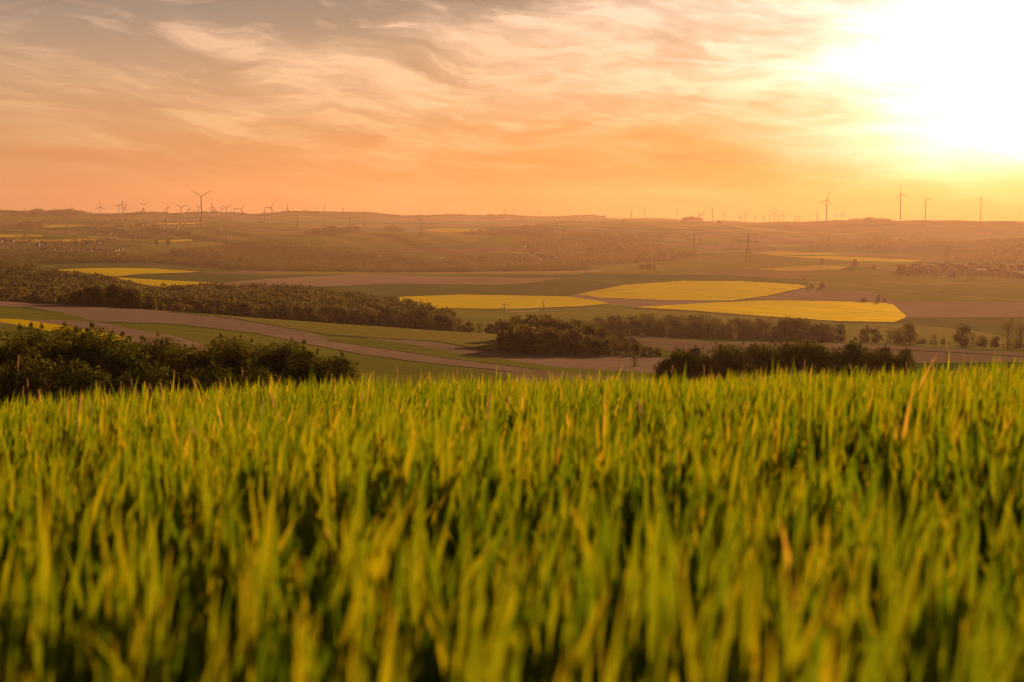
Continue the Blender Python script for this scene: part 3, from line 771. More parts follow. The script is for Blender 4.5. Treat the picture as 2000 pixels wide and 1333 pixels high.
for q_ in range(26):
    Yq = 3.6 + 6.2 * rnd.random() ** 0.6; pq = rnd.uniform(0, 2000)
    FX.append((pq, 706 + 0.000012 * max(0, 1000 - pq) ** 2 * 2.6 + 640.0 * 0.36 / Yq - 4 + rnd.uniform(-8, 14), Yq))
used = [False] * 3
for i, (px, row, Y) in enumerate(FX):
    k = i % 3
    if not used[k]:
        o = fox_protos[k]; used[k] = True
    else:
        o = copy_tree(fox_protos[k])
    X = (px - 1000) / S * Y
    top = z_of_row(row, Y)
    g = ZC + gz(X, Y)
    H = (0.52, 0.47, 0.50)[k]
    s = max(0.75, min(1.6, (top - g) / H))
    o.location = (X, Y, g); o.scale = (0.9 + 0.3 * (s - 1),) * 2 + (s,)
    o.rotation_euler = (rnd.uniform(-.12, .12), rnd.uniform(-.15, .2), rnd.uniform(0, 6.28))
    lb = 'pale foxtail seed head poking out of the green wheat'
    if i == 0: lb = 'tallest foxtail stalk at the left edge, against the dark trees'
    elif i == 30: lb = 'large glowing foxtail head in the wheat at right'
    elif px == 1862: lb = 'lone foxtail standing high over the wheat before the brown field at right'
    tag(o, lb, 'grass', 'foxtail grasses among the wheat')

# ------------------------------------------------------------------ trees
def crown_leaves(r, lobes, nleaf, size, shell=0.55):
    """random leaf-cluster quads through lobes [(cx,cy,cz,rx,ry,rz)]"""
    lob = np.asarray(lobes, float)
    vol = (lob[:, 3] * lob[:, 4] * lob[:, 5]) ** 0.8
    pick = r.choice(len(lob), nleaf, p=vol / vol.sum())
    d = r.normal(size=(nleaf, 3)); d /= np.linalg.norm(d, axis=1)[:, None]
    rad = r.uniform(0, 1, nleaf) ** (1.0 / 3.0)
    rad = np.where(r.random(nleaf) < shell, r.uniform(0.82, 1.08, nleaf), rad)
    # clumps: quantise directions a bit
    ph = np.sin(d[:, 0] * 7 + pick) * np.sin(d[:, 1] * 7 + 2 * pick) * np.sin(d[:, 2] * 6)
    rad *= 1 + 0.16 * ph
    c = lob[pick, :3] + d * rad[:, None] * lob[pick, 3:]
    nrm = d * 0.6 + r.normal(size=(nleaf, 3)) * 0.7 + np.array([0, 0, 0.3])
    nrm /= np.linalg.norm(nrm, axis=1)[:, None]
    ref = r.normal(size=(nleaf, 3))
    a = np.cross(nrm, ref); a /= np.linalg.norm(a, axis=1)[:, None]
    b = np.cross(nrm, a)
    s = size * r.uniform(0.55, 1.3, nleaf)[:, None]
    asp = r.uniform(0.5, 0.9, nleaf)[:, None]
    v = np.stack([c - a * s * 0.5, c - b * s * asp * 0.45, c + a * s * 0.5 + nrm * s * 0.12, c + b * s * asp * 0.45], 1).reshape(-1, 3)
    q = np.arange(nleaf * 4).reshape(-1, 4)
    tint = np.clip(np.repeat(0.5 + 0.35 * ph + r.normal(0, 0.18, nleaf), 4), 0, 1)
    return v, q, tint

def tree_lobes(r, H, W, base=0.25, n=9, conif=False):
    L = []
    for k in range(n):
        u = k / max(1, n - 1)
        z = H * (base + (1 - base) * (0.12 + 0.76 * r.random()))
        zz = (z / H - base) / (1 - base)
        prof = (1 - zz) * 0.9 + 0.1 if conif else math.sin(math.pi * min(1, 0.2 + 0.72 * zz)) ** 0.7
        a = r.random() * 2 * math.pi
        rr_ = W * 0.5 * prof * r.uniform(0.25, 0.75)
        sz = W * r.uniform(0.18, 0.30) * (0.7 if conif else 1)
        L.append((rr_ * math.cos(a), rr_ * math.sin(a), z, sz, sz, sz * r.uniform(0.7, 1.0)))
    L.append((0, 0, H * (base + (1 - base) * 0.5), W * 0.33, W * 0.33, H * (1 - base) * 0.40))
    return L

def limbs(r, H, W, lobes, n=6, sides=6):
    mb = MB()
    k = 6; t = np.linspace(0, 1, k)
    wx, wy = r.uniform(-.04, .04, 2) * H
    pts = np.stack([wx * t ** 2, wy * t ** 2, H * 0.8 * t], -1)
    r0 = H * 0.022
    mb.tube(pts, np.interp(t, [0, 0.08, 1], [r0 * 1.4, r0, r0 * 0.25]), sides)
    for (cx, cyy, cz, sx, sy, sz) in lobes[:n]:
        z0 = min(cz * 0.6, H * 0.5); f = z0 / (H * 0.8)
        p0 = np.array([wx * f * f, wy * f * f, z0]); p1 = np.array([cx, cyy, cz])
        pm = (p0 + p1) / 2 + np.array([0, 0, -0.03 * H]) + r.normal(0, 0.02 * H, 3)
        mb.tube([p0, pm, p1, p1 + (p1 - pm) * 0.35], [r0 * 0.5, r0 * 0.35, r0 * 0.2, r0 * 0.06], 5)
    return mb

def make_near_tree(seed, H, W, nleaf, leaf, name='broadleaf_tree', n=14, conif=False, base=0.2):
    r = np.random.default_rng(seed)
    root = empty(name)
    L = tree_lobes(r, H, W, base, n, conif)
    limbs(r, H, W, L, n, 7).build('trunk', M['bark'], root, True)
    v, q, tt = crown_leaves(r, L, nleaf, leaf)
    # loose twigs reaching past the crown
    nt = 26
    tw = []
    for i in range(nt):
        lb = L[i % len(L)]
        d = r.normal(size=3); d[2] = abs(d[2]) + 0.3; d /= np.linalg.norm(d)
        c = np.array(lb[:3]) + d * np.array(lb[3:]) * r.uniform(1.0, 1.45)
        s = W * 0.035
        tw.append((*c, s, s, s * 1.4))
    v2, q2, t2 = crown_leaves(r, tw, nleaf // 7, leaf * 0.8, 0.2)
    mesh_obj('crown', np.vstack([v, v2]), np.vstack([q, q2 + len(v)]), M['leaf_near'], root, False, None, {'tint': np.concatenate([tt, t2])})
    return root

ORD = ['zeroth','first','second','third','fourth','fifth','sixth','seventh','eighth','ninth','tenth','eleventh','twelfth','thirteenth','fourteenth',
       'fifteenth','sixteenth','seventeenth','eighteenth','nineteenth','twentieth']
TENS = {20: 'twenty', 30: 'thirty', 40: 'forty', 50: 'fifty'}
def ordw(n):
    if n <= 20: return ORD[n]
    t, u = n // 10 * 10, n % 10
    if u == 0: return TENS[t][:-1] + 'ieth'
    return TENS[t] + '-' + ORD[u]

near_p = [make_near_tree(21, 14, 12, 10500, 0.48), make_near_tree(22, 13, 11, 8000, 0.42), make_near_tree(23, 11, 10, 8000, 0.40),
          make_near_tree(24, 15, 10, 8500, 0.42), make_near_tree(25, 9, 9, 7000, 0.36, 'broadleaf_tree', 12, False, 0.08),
          make_near_tree(26, 9, 7.5, 7000, 0.34, 'broadleaf_tree', 10, True, 0.05)]
npH = [max(v.co.z for v in [c for c in o.children if c.name.startswith('crown')][0].data.vertices) for o in near_p]
near_used = [False] * 6
def place_near(k, px, toprow, Y, sxy=1.0, rz=0.0):
    if near_used[k]: o = copy_tree(near_p[k])
    else: o = near_p[k]; near_used[k] = True
    X = (px - 1000) / S * Y
    g = ZC + gz(X, Y)
    s = (z_of_row(toprow, Y) - g) / (npH[k] * 0.94)
    s = max(s, 0.25)
    sh = min(max(s, 0.75 * sxy), 1.25) * sxy
    o.location = (X, Y, g - 0.1); o.scale = (sh, sh, s); o.rotation_euler = (0, 0, rz)
    return o
# left copse: (prototype, px, top row, distance)
LC = [(1,-60,640,235),(0,12,640,240),(3,60,637,262),(0,100,640,250),(1,140,634,268),(3,168,638,250),(2,212,648,246),(0,232,662,236),
      (2,262,668,256),(1,305,656,262),(0,345,664,250),(2,380,672,242),(3,432,658,262),(1,452,660,248),(0,492,668,256),(2,520,676,246),
      (1,556,664,250),(5,590,680,240),(4,612,684,252),(4,640,692,246),(5,668,696,238),(4,40,690,215),(4,160,700,212),(4,280,706,214),(4,400,712,216),(4,510,716,216)]
rnd = random.Random(9)
LC.sort(key=lambda a: a[1])
back = [a for a in LC if a[3] > 220]; front = [a for a in LC if a[3] <= 220]
for j, a in enumerate(back):
    o = place_near(a[0], a[1], a[2], a[3] , 1.0, rnd.uniform(0, 6.28))
    tag(o, 'dark leafy tree, %s from the left in the left copse' % ordw(j + 1), 'tree', 'trees of the left copse')
for j, a in enumerate(front):
    o = place_near(a[0], a[1], a[2], a[3], 1.25, rnd.uniform(0, 6.28))
    tag(o, 'low dark bush, %s from the left along the foot of the left copse' % ordw(j + 1), 'bush', 'bushes before the left copse')
# right hedge copse
RC = [(4,1298,700,318),(4,1318,688,322),(4,1338,679,326),(5,1358,676,330),(4,1382,690,324),(4,1412,672,336),(2,1435,672,344),(4,1468,668,336),(2,1500,672,330),
      (2,1528,668,342),(0,1560,656,346),(1,1588,662,338),(4,1612,676,330),(4,1640,680,326),(5,1664,668,332),(4,1684,668,338),(4,1704,682,326),
      (5,1728,676,334),(4,1744,688,328),(5,1770,680,330)]
for j, a in enumerate(RC):
    o = place_near(a[0], a[1], a[2], a[3], 0.95, rnd.uniform(0, 6.28))
    tag(o, 'leafy hedge tree, %s from the left in the hedge beyond the wheat' % ordw(j + 1), 'tree', 'trees of the right hedge')

# mid-distance trees, crown and trunk in one mesh
def mid_mesh(seed, H=15.0, W=14.0, nleaf=1500, leaf=1.35, n=12, conif=False, base=0.0):
    r = np.random.default_rng(seed)
    L = tree_lobes(r, H, W, base, n, conif)
    for q_ in range(4):
        a_ = r.uniform(0, 6.28); L.append((W * 0.2 * math.cos(a_), W * 0.2 * math.sin(a_), H * r.uniform(0.06, 0.22), W * 0.24, W * 0.24, H * 0.16))
    mb = limbs(r, H, W, L, n, 5)
    tv = np.vstack(mb.v); tq = np.vstack(mb.q); tt_ = np.vstack(mb.t)
    v, q, tint = crown_leaves(r, L, nleaf, leaf)
    o = mesh_obj('valley_tree', np.vstack([v, tv]), [np.vstack([q, tq + len(v)]), tt_ + len(v)], [M['leaf_mid'], M['bark']], None, False,
                 np.concatenate([np.zeros(len(q)), np.ones(len(tq) + len(tt_))]), {'tint': np.concatenate([tint, np.zeros(len(tv))])})
    me = o.data
    bpy.data.objects.remove(o)
    return me
mid_me = [mid_mesh(41), mid_mesh(42, 16, 12), mid_mesh(43, 13, 13), mid_mesh(44, 14, 11), mid_mesh(45, 17, 9, 800, 1.0, 9, True, 0.05), mid_mesh(46, 16, 14, 850, 0.9)]
midH = [max(v.co.z for v in me.vertices) * 0.97 for me in mid_me]
def mid_tree(px, Y, H, k=None, name='valley_tree', wide=1.0):
    if k is None: k = rnd.choice([0, 1, 2, 3, 0, 1, 2, 3, 5])
    X, Y, z = at_px(px, Y)
    o = bpy.data.objects.new(name, mid_me[k]); COL.objects.link(o)
    s = H / midH[k]
    o.location = (X, Y, z - 0.3); o.scale = (s * wide, s * wide, s); o.rotation_euler = (0, 0, rnd.uniform(0, 6.28))
    return o
def tree_line(pts, n, jit, hs, label, group, k=None):
    """pts [(px, Y, H)] polyline; n trees along it"""
    pts = np.array(pts, float); t = np.linspace(0, len(pts) - 1, n)
    for u in t:
        i = min(int(u), len(pts) - 2); f = u - i
        px, Y, H = pts[i] * (1 - f) + pts[i + 1] * f
        o = mid_tree(px + rnd.uniform(-1, 1) * jit, Y * (1 + rnd.uniform(-0.02, 0.02)), H * rnd.uniform(1 - hs, 1 + hs), k)
        tag(o, label, 'tree', group)
# wood in the valley right of centre (x 970..1290)
VC = 'round leafy tree in the dark valley copse right of centre'
tree_line([(983,690,10),(1010,690,14),(1050,695,13),(1100,690,13),(1150,690,11),(1200,690,8),(1245,690,7),(1282,695,4)], 26, 5, 0.15, VC, 'trees of the valley copse')
tree_line([(985,760,13),(1040,770,16),(1080,770,15),(1140,760,14),(1180,750,11),(1240,745,7)], 20, 6, 0.12, VC, 'trees of the valley copse')
tree_line([(1010,830,13),(1080,835,14),(1150,830,12)], 8, 6, 0.12, VC, 'trees of the valley copse')
# wood behind it (x 1140..1650)
tree_line([(1120,1120,12),(1200,1110,14),(1290,1120,17),(1370,1110,15),(1420,1090,13)], 24, 6, 0.14, 'brown budding tree in the wood behind the pale ploughed field', 'trees of the wood behind the pale field')
tree_line([(1160,1200,16),(1280,1210,18),(1400,1200,17),(1500,1190,16),(1640,1180,14)], 26, 8, 0.14, 'brown budding tree in the wood behind the pale ploughed field', 'trees of the wood behind the pale field')
tree_line([(1430,1110,13),(1500,1110,15),(1560,1110,17),(1640,1100,13)], 16, 6, 0.2, 'brown budding tree in the wood behind the pale ploughed field', 'trees of the wood behind the pale field')
for i, (px, Y, H, k, wd, lb) in enumerate([
    (1690,1100,11,3,1,'low brown tree left of the pointed conifer in the right hedgerow'),(1696,1110,14,4,0.7,'small pointed conifer in the right hedgerow'),
    (1712,1100,13,1,1,'round tree just right of the pointed conifer in the right hedgerow'),(1740,1105,13,5,1,'thin see-through tree between two rounder hedgerow trees at right'),
    (1758,1110,12,2,1,'low round tree at the foot of the biggest hedgerow tree'),(1780,1100,17,0,0.95,'big round hedgerow tree before the yellow green meadow'),
    (1828,1120,9,5,1,'small pale bush between two big hedgerow trees at right'),(1882,1100,18,1,1,'tall dark round tree near the right edge, its crown over the meadow'),
    (1902,1110,12,5,0.8,'thin tree leaning against the tall dark round tree'),(1922,1100,9,2,1,'small round tree right of the tall dark round tree'),
    (1948,1105,9,3,1,'small bushy tree left of the tall airy trees at right edge'),(1972,1090,25,5,0.75,'tall airy tree, left one of the pair at the right edge'),
    (1996,1090,22,5,0.8,'tall airy tree, right one of the pair at the right edge'),(2030,1100,20,5,0.9,'tall airy tree just outside the right edge'),
    (1805,1125,5,2,1.3,'low hedge bush left under the tall dark round tree'),(1845,1125,5,3,1.4,'low hedge bush right under the tall dark round tree'),
    (1240,520,6.5,5,0.75,'lone pale round bush in the brown field beyond the wheat'),(1096,700,3.8,5,1,'small grey bush in front of the valley copse'),
    (889,905,11,5,0.5,'thin bare tree at the edge of the pale green field'),
    (1585,-563,10,0,1.2,'left round bush at the tip of the upper yellow field'),(1606,-563,13,2,1.1,'right round bush at the tip of the upper yellow field'),
    (1688,-588,7,2,1.8,'low bush behind the lower yellow field'),(1716,-588,12,0,1,'rounded tree behind the lower yellow field'),(1728,-588,6,3,1.4,'low bush right of the rounded tree behind the lower yellow field'),
    (1605,-514,14,0,1,'small tree left of the round orchard tree at right'),(1668,-522,22,0,1,'round orchard tree, biggest left of the right village'),
    (1706,-524,10,2,1.4,'low orchard bushes left of the right village'),(1760,-533,22,2,1.4,'broad dark tree at the left end of the right village'),
    (1778,-534,20,3,1.2,'second broad dark tree at the left end of the right village'),(1796,-532,26,4,1.0,'pointed dark tree at the left end of the right village'),
    (1253,-525,14,0,1.3,'left tree of the small clump on the thin yellow wedge'),(1266,-525,15,2,1.3,'middle tree of the small clump on the thin yellow wedge'),(1277,-525,12,3,1.2,'right tree of the small clump on the thin yellow wedge'),
    (1217,7900,16,0,1.2,'tiny round tree on the ridge right of centre'),(1403,8000,18,2,1.6,'tiny round bush on the right ridge line'),
    (307,5450,20,0,1,'left one of two round trees on the far left field'),(330,5450,22,2,1,'right one of two round trees on the far left field')]):
    if Y < 0: Y = Y_of(px, -Y)
    tag(mid_tree(px, Y, H, k, 'field_tree', wd), lb, 'tree')
tree_line([(1640,1125,5),(1760,1125,4),(1870,1130,3.5),(2010,1120,6)], 26, 6, 0.4, 'low scrub bush in the hedgerow along the right pale field', 'scrub bushes of the right hedgerow')
# dark copse on the left skyline of the hillside (x 125..325)
tree_line([(128,925,6),(160,925,13),(205,925,17),(245,925,16),(280,925,13),(312,925,6)], 20, 4, 0.1, 'dark green tree in the compact copse on the left hillside edge', 'trees of the left hillside copse', None)
tree_line([(140,955,9),(190,960,17),(240,960,17),(290,955,10)], 12, 4, 0.1, 'dark green tree in the compact copse on the left hillside edge', 'trees of the left hillside copse', None)
# front rows of the middle wood (x 330..890)
tree_line([(300,1130,11),(420,1140,15),(540,1140,17),(660,1140,16),(780,1135,16),(860,1120,17),(892,1110,9)], 46, 6, 0.2, 'brown budding tree in the front rows of the wood left of centre', 'trees of the middle wood')
tree_line([(-20,1150,11),(60,1160,13),(140,1160,12),(260,1150,13)], 16, 8, 0.2, 'brown budding tree in the front rows of the wood at the left edge', 'trees of the left wood')
tree_line([(905,1000,7),(980,990,9)], 6, 6, 0.3, 'low hedge tree between the middle wood and the valley copse', 'hedge trees between the woods')

# woods as masses
def blob_wood(name, label, poly, Yr, spacing, H, W, nleaf, leaf, seed, mat='leaf_far', dome=False):
    """poly: ground polygon as (px, Y)"""
    r = np.random.default_rng(seed)
    y0, y1 = Yr
    # jittered grid in world X, Y
    pxs = [p for p, _ in poly]
    xs0 = min((p - 1000) / S * (y0 if p > 1000 else y1) for p in pxs); xs1 = max((p - 1000) / S * (y1 if p > 1000 else y0) for p in pxs)
    gx_, gy_ = np.meshgrid(np.arange(xs0, xs1, spacing), np.arange(y0, y1, spacing))
    X = gx_.ravel() + r.uniform(-.45, .45, gx_.size) * spacing; Y = gy_.ravel() + r.uniform(-.45, .45, gx_.size) * spacing
    px = 1000 + S * X / Y
    ok = inpoly(px, Y, poly)
    X, Y = X[ok], Y[ok]
    n = len(X)
    if n == 0: return
    Z = ground(X, Y) + ZC
    protos = []
    for s in range(5):
        rr_ = np.random.default_rng(seed * 10 + s)
        wr = W / H
        L = [(0, 0, 0.5, wr * 0.42, wr * 0.42, 0.48), (0.12 * wr, 0.1 * wr, 0.62, wr * 0.3, wr * 0.3, 0.3), (-0.18 * wr, 0.05 * wr, 0.5, wr * 0.3, wr * 0.3, 0.3), (0.02, -0.2 * wr, 0.45, wr * 0.3, wr * 0.3, 0.3)]
        v, q, tt = crown_leaves(rr_, L, nleaf, leaf / H, 0.9)
        protos.append((v, q, tt))
    k = r.integers(0, 5, n); hs = H * r.uniform(0.6, 1.35, n); an = r.uniform(0, 2 * np.pi, n)
    if dome:
        pxn = 1000 + S * X / Y; uu = (pxn - pxn.min()) / max(1e-6, np.ptp(pxn))
        hs *= 0.35 + 0.85 * np.abs(np.sin(np.pi * (0.04 + 0.92 * uu))) ** 0.7 * (0.8 + 0.25 * np.sin(uu * 17.0))
    spec = np.clip(0.5 + 0.35 * np.sin(X / 90.0 + 1.3 * np.sin(Y / 130.0)) + r.normal(0, 0.35, n), 0, 1)
    Vs, Qs, Ts, off = [], [], [], 0
    for s in range(5):
        idx = np.nonzero(k == s)[0]
        if not len(idx): continue
        v, q, tt = protos[s]
        ca, sa = np.cos(an[idx])[:, None], np.sin(an[idx])[:, None]
        h = hs[idx][:, None]
        vx = (v[None, :, 0] * ca - v[None, :, 1] * sa) * h + X[idx][:, None]
        vy = (v[None, :, 0] * sa + v[None, :, 1] * ca) * h + Y[idx][:, None]
        vz = v[None, :, 2] * h + Z[idx][:, None]
        Vs.append(np.stack([vx, vy, vz], -1).reshape(-1, 3))
        qq = q[None] + (np.arange(len(idx)) * len(v))[:, None, None]
        Qs.append(qq.reshape(-1, 4) + off); off += len(idx) * len(v)
        Ts.append((0.3 * tt[None, :] + 0.7 * spec[idx][:, None]).ravel())
    o = mesh_obj(name, np.vstack(Vs), np.vstack(Qs), M[mat], None, False, None, {'tint': np.concatenate(Ts)})
    tag(o, label, 'wood', kind='stuff')

blob_wood('woodland', 'brown budding wood filling the valley left of centre', [(230,1160),(880,1150),(880,1220),(800,1380),(700,1560),(560,1700),(420,1660),(330,1500),(240,1400)], (1150,1720), 13, 16, 19, 420, 2.5, 61)
blob_wood('woodland', 'brown wood at the left edge under the bright yellow field', [(-150,1170),(250,1160),(290,1400),(235,1700),(160,1900),(60,2050),(-150,2050)], (1160,2060), 15, 16, 18, 330, 2.9, 62)
blob_wood('woodland', 'dark wood band at left behind the bright yellow field', [(-150,3300),(60,3250),(80,3700),(330,4050),(460,3980),(455,4250),(250,4400),(60,4300),(-150,4200)], (3250,4420), 17, 17, 18, 60, 3.2, 63)
blob_wood('woodland', 'golden topped trees left of the bright yellow field', [(-150,2700),(72,2650),(70,3000),(-150,3050)], (2650,3060), 16, 17, 16, 90, 2.4, 64)
blob_wood('woodland', 'large dark wooded hillside left of centre', [(455,3900),(700,3860),(850,3850),(860,4300),(800,4700),(640,5000),(560,5350),(480,5500),(440,5350),(360,4950),(330,4700),(440,4300)], (3850,5500), 20, 17, 22, 60, 3.6, 65)
blob_wood('woodland', 'hedge belt along the far edge of the middle plain', [(430,3560),(700,3600),(850,3620),(1000,3640),(1150,3620),(1150,3700),(1000,3760),(700,3720),(430,3700)], (3550,3780), 13, 12, 14, 80, 2.2, 66)
blob_wood('woodland', 'wooded valley with poplars in the middle distance', [(850,3780),(1140,3760),(1160,3900),(1080,4300),(1040,4700),(900,4800),(850,4400)], (3750,4800), 19, 16, 20, 60, 3.4, 67)
blob_wood('woodland', 'scrubby wooded slope right of centre', [(1080,4400),(1200,4300),(1330,4350),(1360,4700),(1310,5200),(1260,5900),(1180,6300),(1060,6400),(1020,5800),(1060,5000)], (4300,6400), 27, 13, 24, 50, 3.6, 68)
blob_wood('woodland', 'long dark plateau wood in the far middle', [(900,6900),(1060,6500),(1110,6600),(1080,7200),(910,7150)], (6450,7250), 22, 20, 24, 50, 4.0, 69, dome=True)
blob_wood('woodland', 'dark wood on the far plateau left of centre', [(590,6500),(720,6500),(700,6900),(610,6850)], (6450,6950), 22, 20, 24, 50, 4.0, 70, dome=True)
blob_wood('woodland', 'small dark wood on the far plateau beside a pylon', [(752,7300),(792,7300),(790,7500),(756,7500)], (7250,7550), 20, 22, 26, 60, 4.0, 71, dome=True)
blob_wood('woodland', 'dark pair of woods at far left', [(32,7900),(92,7700),(92,8000),(34,8200)], (7700,8200), 22, 24, 26, 50, 4.0, 72, dome=True)
blob_wood('woodland', 'small dark grove on the right skyline between turbines', [(1330,8150),(1373,8150),(1373,8300),(1330,8300)], (8100,8320), 18, 24, 26, 60, 4.0, 73, dome=True)
blob_wood('woodland', 'rounded tree line on top of the right ridge', [(1655,8150),(1745,8150),(1745,8330),(1655,8330)], (8150,8340), 24, 12, 26, 50, 4.0, 74, dome=True)
blob_wood('woodland', 'hazy wooded knoll before the right ridge', [(1580,5700),(1700,5450),(1870,5600),(1850,6300),(1700,6500),(1600,6300)], (5450,6500), 30, 22, 32, 40, 5.0, 75, dome=True)
blob_wood('woodland', 'hazy wooded hillside at the right edge', [(1860,4700),(2300,4600),(2300,5300),(2000,5350),(1880,5150)], (4600,5400), 26, 18, 28, 50, 4.5, 76)
blob_wood('woodland', 'tree line climbing the right edge', [(1870,5700),(1960,5600),(2300,5500),(2300,5900),(1960,5780),(1870,5800)], (5500,5900), 20, 18, 22, 60, 3.4, 77)
blob_wood('woodland', 'far wooded ridge crests on the left skyline', [(-300,11200),(60,11300),(90,11200),(190,11200),(350,11400),(470,11450),(640,11300),(770,11400),(900,11500),(1180,11500),(1180,11800),(900,11750),(640,11700),(350,11700),(100,11800),(-300,11700)], (11200,11800), 42, 14, 46, 40, 9.0, 78)
blob_wood('woodland', 'far wooded hump on the left skyline', [(60,10900),(92,10900),(92,11300),(60,11300)], (10900,11300), 30, 34, 46, 50, 8.0, 79, dome=True)
blob_wood('woodland', 'far wooded plateau edge on the left skyline', [(105,11000),(178,11000),(178,11300),(105,11300)], (11000,11300), 30, 36, 46, 50, 8.0, 80, dome=True)
blob_wood('woodland', 'far hedges and gardens around the left villages', [(-100,4700),(60,4650),(250,4600),(290,4900),(280,5600),(100,5700),(-100,5700)], (4600,5700), 60, 14, 18, 50, 3.0, 81)
blob_wood('woodland', 'scattered trees in the far fields at left', [(-100,6200),(500,6200),(480,9500),(-100,9500)], (6200,9500), 150, 14, 34, 40, 5.0, 82)
blob_wood('woodland', 'garden trees of the right village', [(1740,3420),(2050,3300),(2300,3300),(2300,4100),(2050,4100),(1790,3950)], (3300,4100), 42, 11, 13, 70, 2.0, 83)
blob_wood('woodland', 'dark trees behind the left village', [(20,4350),(250,4350),(270,4550),(20,4560)], (4340,4560), 28, 15, 20, 60, 2.8, 84)

# ------------------------------------------------------------------ wind turbines
def make_turbine(px, hubrow, baserow, Rpx, rot, Y, yaw, i):
    X = (px - 1000) / S * Y
    zb = ZC + gz(X, Y) - 1.0
    zh = z_of_row(hubrow, Y)
    k = Y / S
    R = Rpx * k
    # lattice of proportions from the rotor size
    rb, rt = max(R * 0.058, 0.80 * k), max(R * 0.038, 0.55 * k)
    root = empty('wind_turbine', (X, Y, zb))
    Hh = zh - zb
    t = np.linspace(0, 1, 6)
    MB().tube(np.stack([0 * t, 0 * t, t * Hh], -1), rb + (rt - rb) * t, 12).build('tower', M['turbine_paint'], root, True)
    c, s = math.cos(yaw), math.sin(yaw)          # rotor axis direction (c*-y)
    ax = np.array([s, -c, 0.0]); sd = np.array([c, s, 0.0]); up = np.array([0, 0, 1.0])
    nw = R * 0.045
    mb = MB()
    a0 = -ax * R * 0.14; a1 = ax * R * 0.05
    nz = Hh + nw * 0.8
    pts = np.stack([a0, a0 * 0.5, ax * 0, a1]) + up * nz
    mb.tube(pts, [nw * 0.7, nw, nw, nw * 0.8], 8).build('nacelle', M['turbine_paint'], root, True)
    hc = ax * R * 0.085 + up * nz
    MB().tube(np.stack([hc - ax * R * 0.035, hc, hc + ax * R * 0.03, hc + ax * R * 0.05]), [nw * 0.8, nw * 0.85, nw * 0.5, nw * 0.1], 10).build('hub', M['turbine_paint'], root, True)
    for b in range(3):
        th = math.radians(rot + 120 * b)
        d = sd * math.sin(th) + up * math.cos(th)
        e = np.cross(d, ax)
        u = np.array([0.0, 0.08, 0.22, 0.5, 0.8, 1.0])
        ch = np.array([0.028, 0.040, 0.058, 0.040, 0.024, 0.008]) * R
        ch = np.maximum(ch, np.array([0.5, 0.6, 0.65, 0.6, 0.5, 0.25]) * k * 1.9)
        thk = ch * np.array([0.9, 0.6, 0.4, 0.35, 0.3, 0.3])
        V_ = []
        for uu, cc, tk in zip(u, ch, thk):
            p = hc + d * uu * R - ax * (0.02 * R * uu * uu)
            V_ += [p - e * cc * 0.35, p + ax * tk * 0.5, p + e * cc * 0.65, p - ax * tk * 0.5]
        Q_ = []
        for a in range(5):
            for j in range(4):
                Q_.append((a * 4 + j, a * 4 + (j + 1) % 4, a * 4 + 4 + (j + 1) % 4, a * 4 + 4 + j))
        Q_.append((0, 3, 2, 1)); Q_.append((20, 21, 22, 23))
        mesh_obj('blade', np.array(V_), np.array(Q_), M['turbine_paint'], root, False)
    return root
WT = [ # px, hub row, base row, rotor radius px, rotation, distance, yaw
 (199,405,416,10,-5,12500,0.3),(235,403.5,415,7,55,12500,0.2),(242.5,399,416,9,5,12600,0.5),(247,407,430,9,25,9300,0.4),(283.6,402,418,9,60,12600,0.1),
 (283,408,434,8,0,9000,1.0),(325.5,414,433,8,12,9100,0.9),(330,405,418,9,-10,12500,0.7),(357.5,406,433,12,58,9000,0.1),(371,409,417,9,95,12800,0.5),
 (390.5,405.5,420,8,-50,12400,0.4),(396,385,431,22.5,61,7700,0.0),(416.5,405.5,428,9,-8,9600,0.4),(419,411,420,8,-20,12700,0.4),(436,409,418,7,-50,12700,0.5),
 (445,407,418.5,12.5,60,12200,0.0),(460,408,418,6,90,13000,0.9),(474,409.5,418,12,32,12200,0.1),(518.5,414,431,7,5,9100,0.4),(531.5,406.5,422,12,30,11300,0.1),
 (563.5,410.5,424,12,0,11000,0.1),(573,416,428,7,80,11600,0.9),(634,413.5,422,14,5,11200,0.1),(672.5,408,422,8,-5,12000,0.8),(987,412,421,5,-30,13200,0.2),
 (1004,410.5,420,6,-55,13000,0.2),(1052.5,413,420,6,0,13200,0.3),(1232.5,412,425,8,-20,12500,0.8),(1258,411,426,8,20,12400,0.9),(1322.5,410,429,8,-5,11800,1.1),
 (1363.5,420.5,428,9,-30,11000,0.4),(1371.5,418.5,427,11,20,10800,0.3),(1390,407,430,8.5,5,11000,0.9),(1412.5,420,430,8,-60,11400,0.3),(1445,423,432,7,0,11600,0.5),
 (1455,420.5,432,10,-10,11000,0.7),(1473,427,432,6,10,12400,0.4),(1489,425,432,6,70,12400,0.5),(1501.5,422,431,6,0,12200,1.0),(1510,418,431,9,60,11400,0.1),
 (1518.5,421,431,6,55,12200,0.4),(1528,420,431,9,-5,11600,0.4),(1552,423.5,430,6,50,12600,0.3),(1558,422,430,5,0,12600,1.0),(1580,420,429,5,-10,12600,1.0),
 (1593,419,429,9,40,11800,0.2),(1612,392,428,20,12,8300,0.25),(1628.5,422,428,6,55,12600,0.2),(1642,420,428,8,62,12200,0.1),(1755.5,380,428,20,-8,8300,0.35),
 (1804.5,392,429.5,15,-42,8400,0.45),(1912,389,432,13,12,8400,0.85)]
WT.sort(key=lambda a: a[0])
for i, a in enumerate(WT):
    o = make_turbine(*a, i)
    size = 'very large' if a[3] > 18 else ('large' if a[3] > 12.6 else ('small' if a[3] > 7.5 else 'tiny'))
    tag(o, '%s three-bladed wind turbine, %s from the left on the skyline' % (size, ordw(i + 1)), 'wind turbine', 'wind turbines along the skyline')

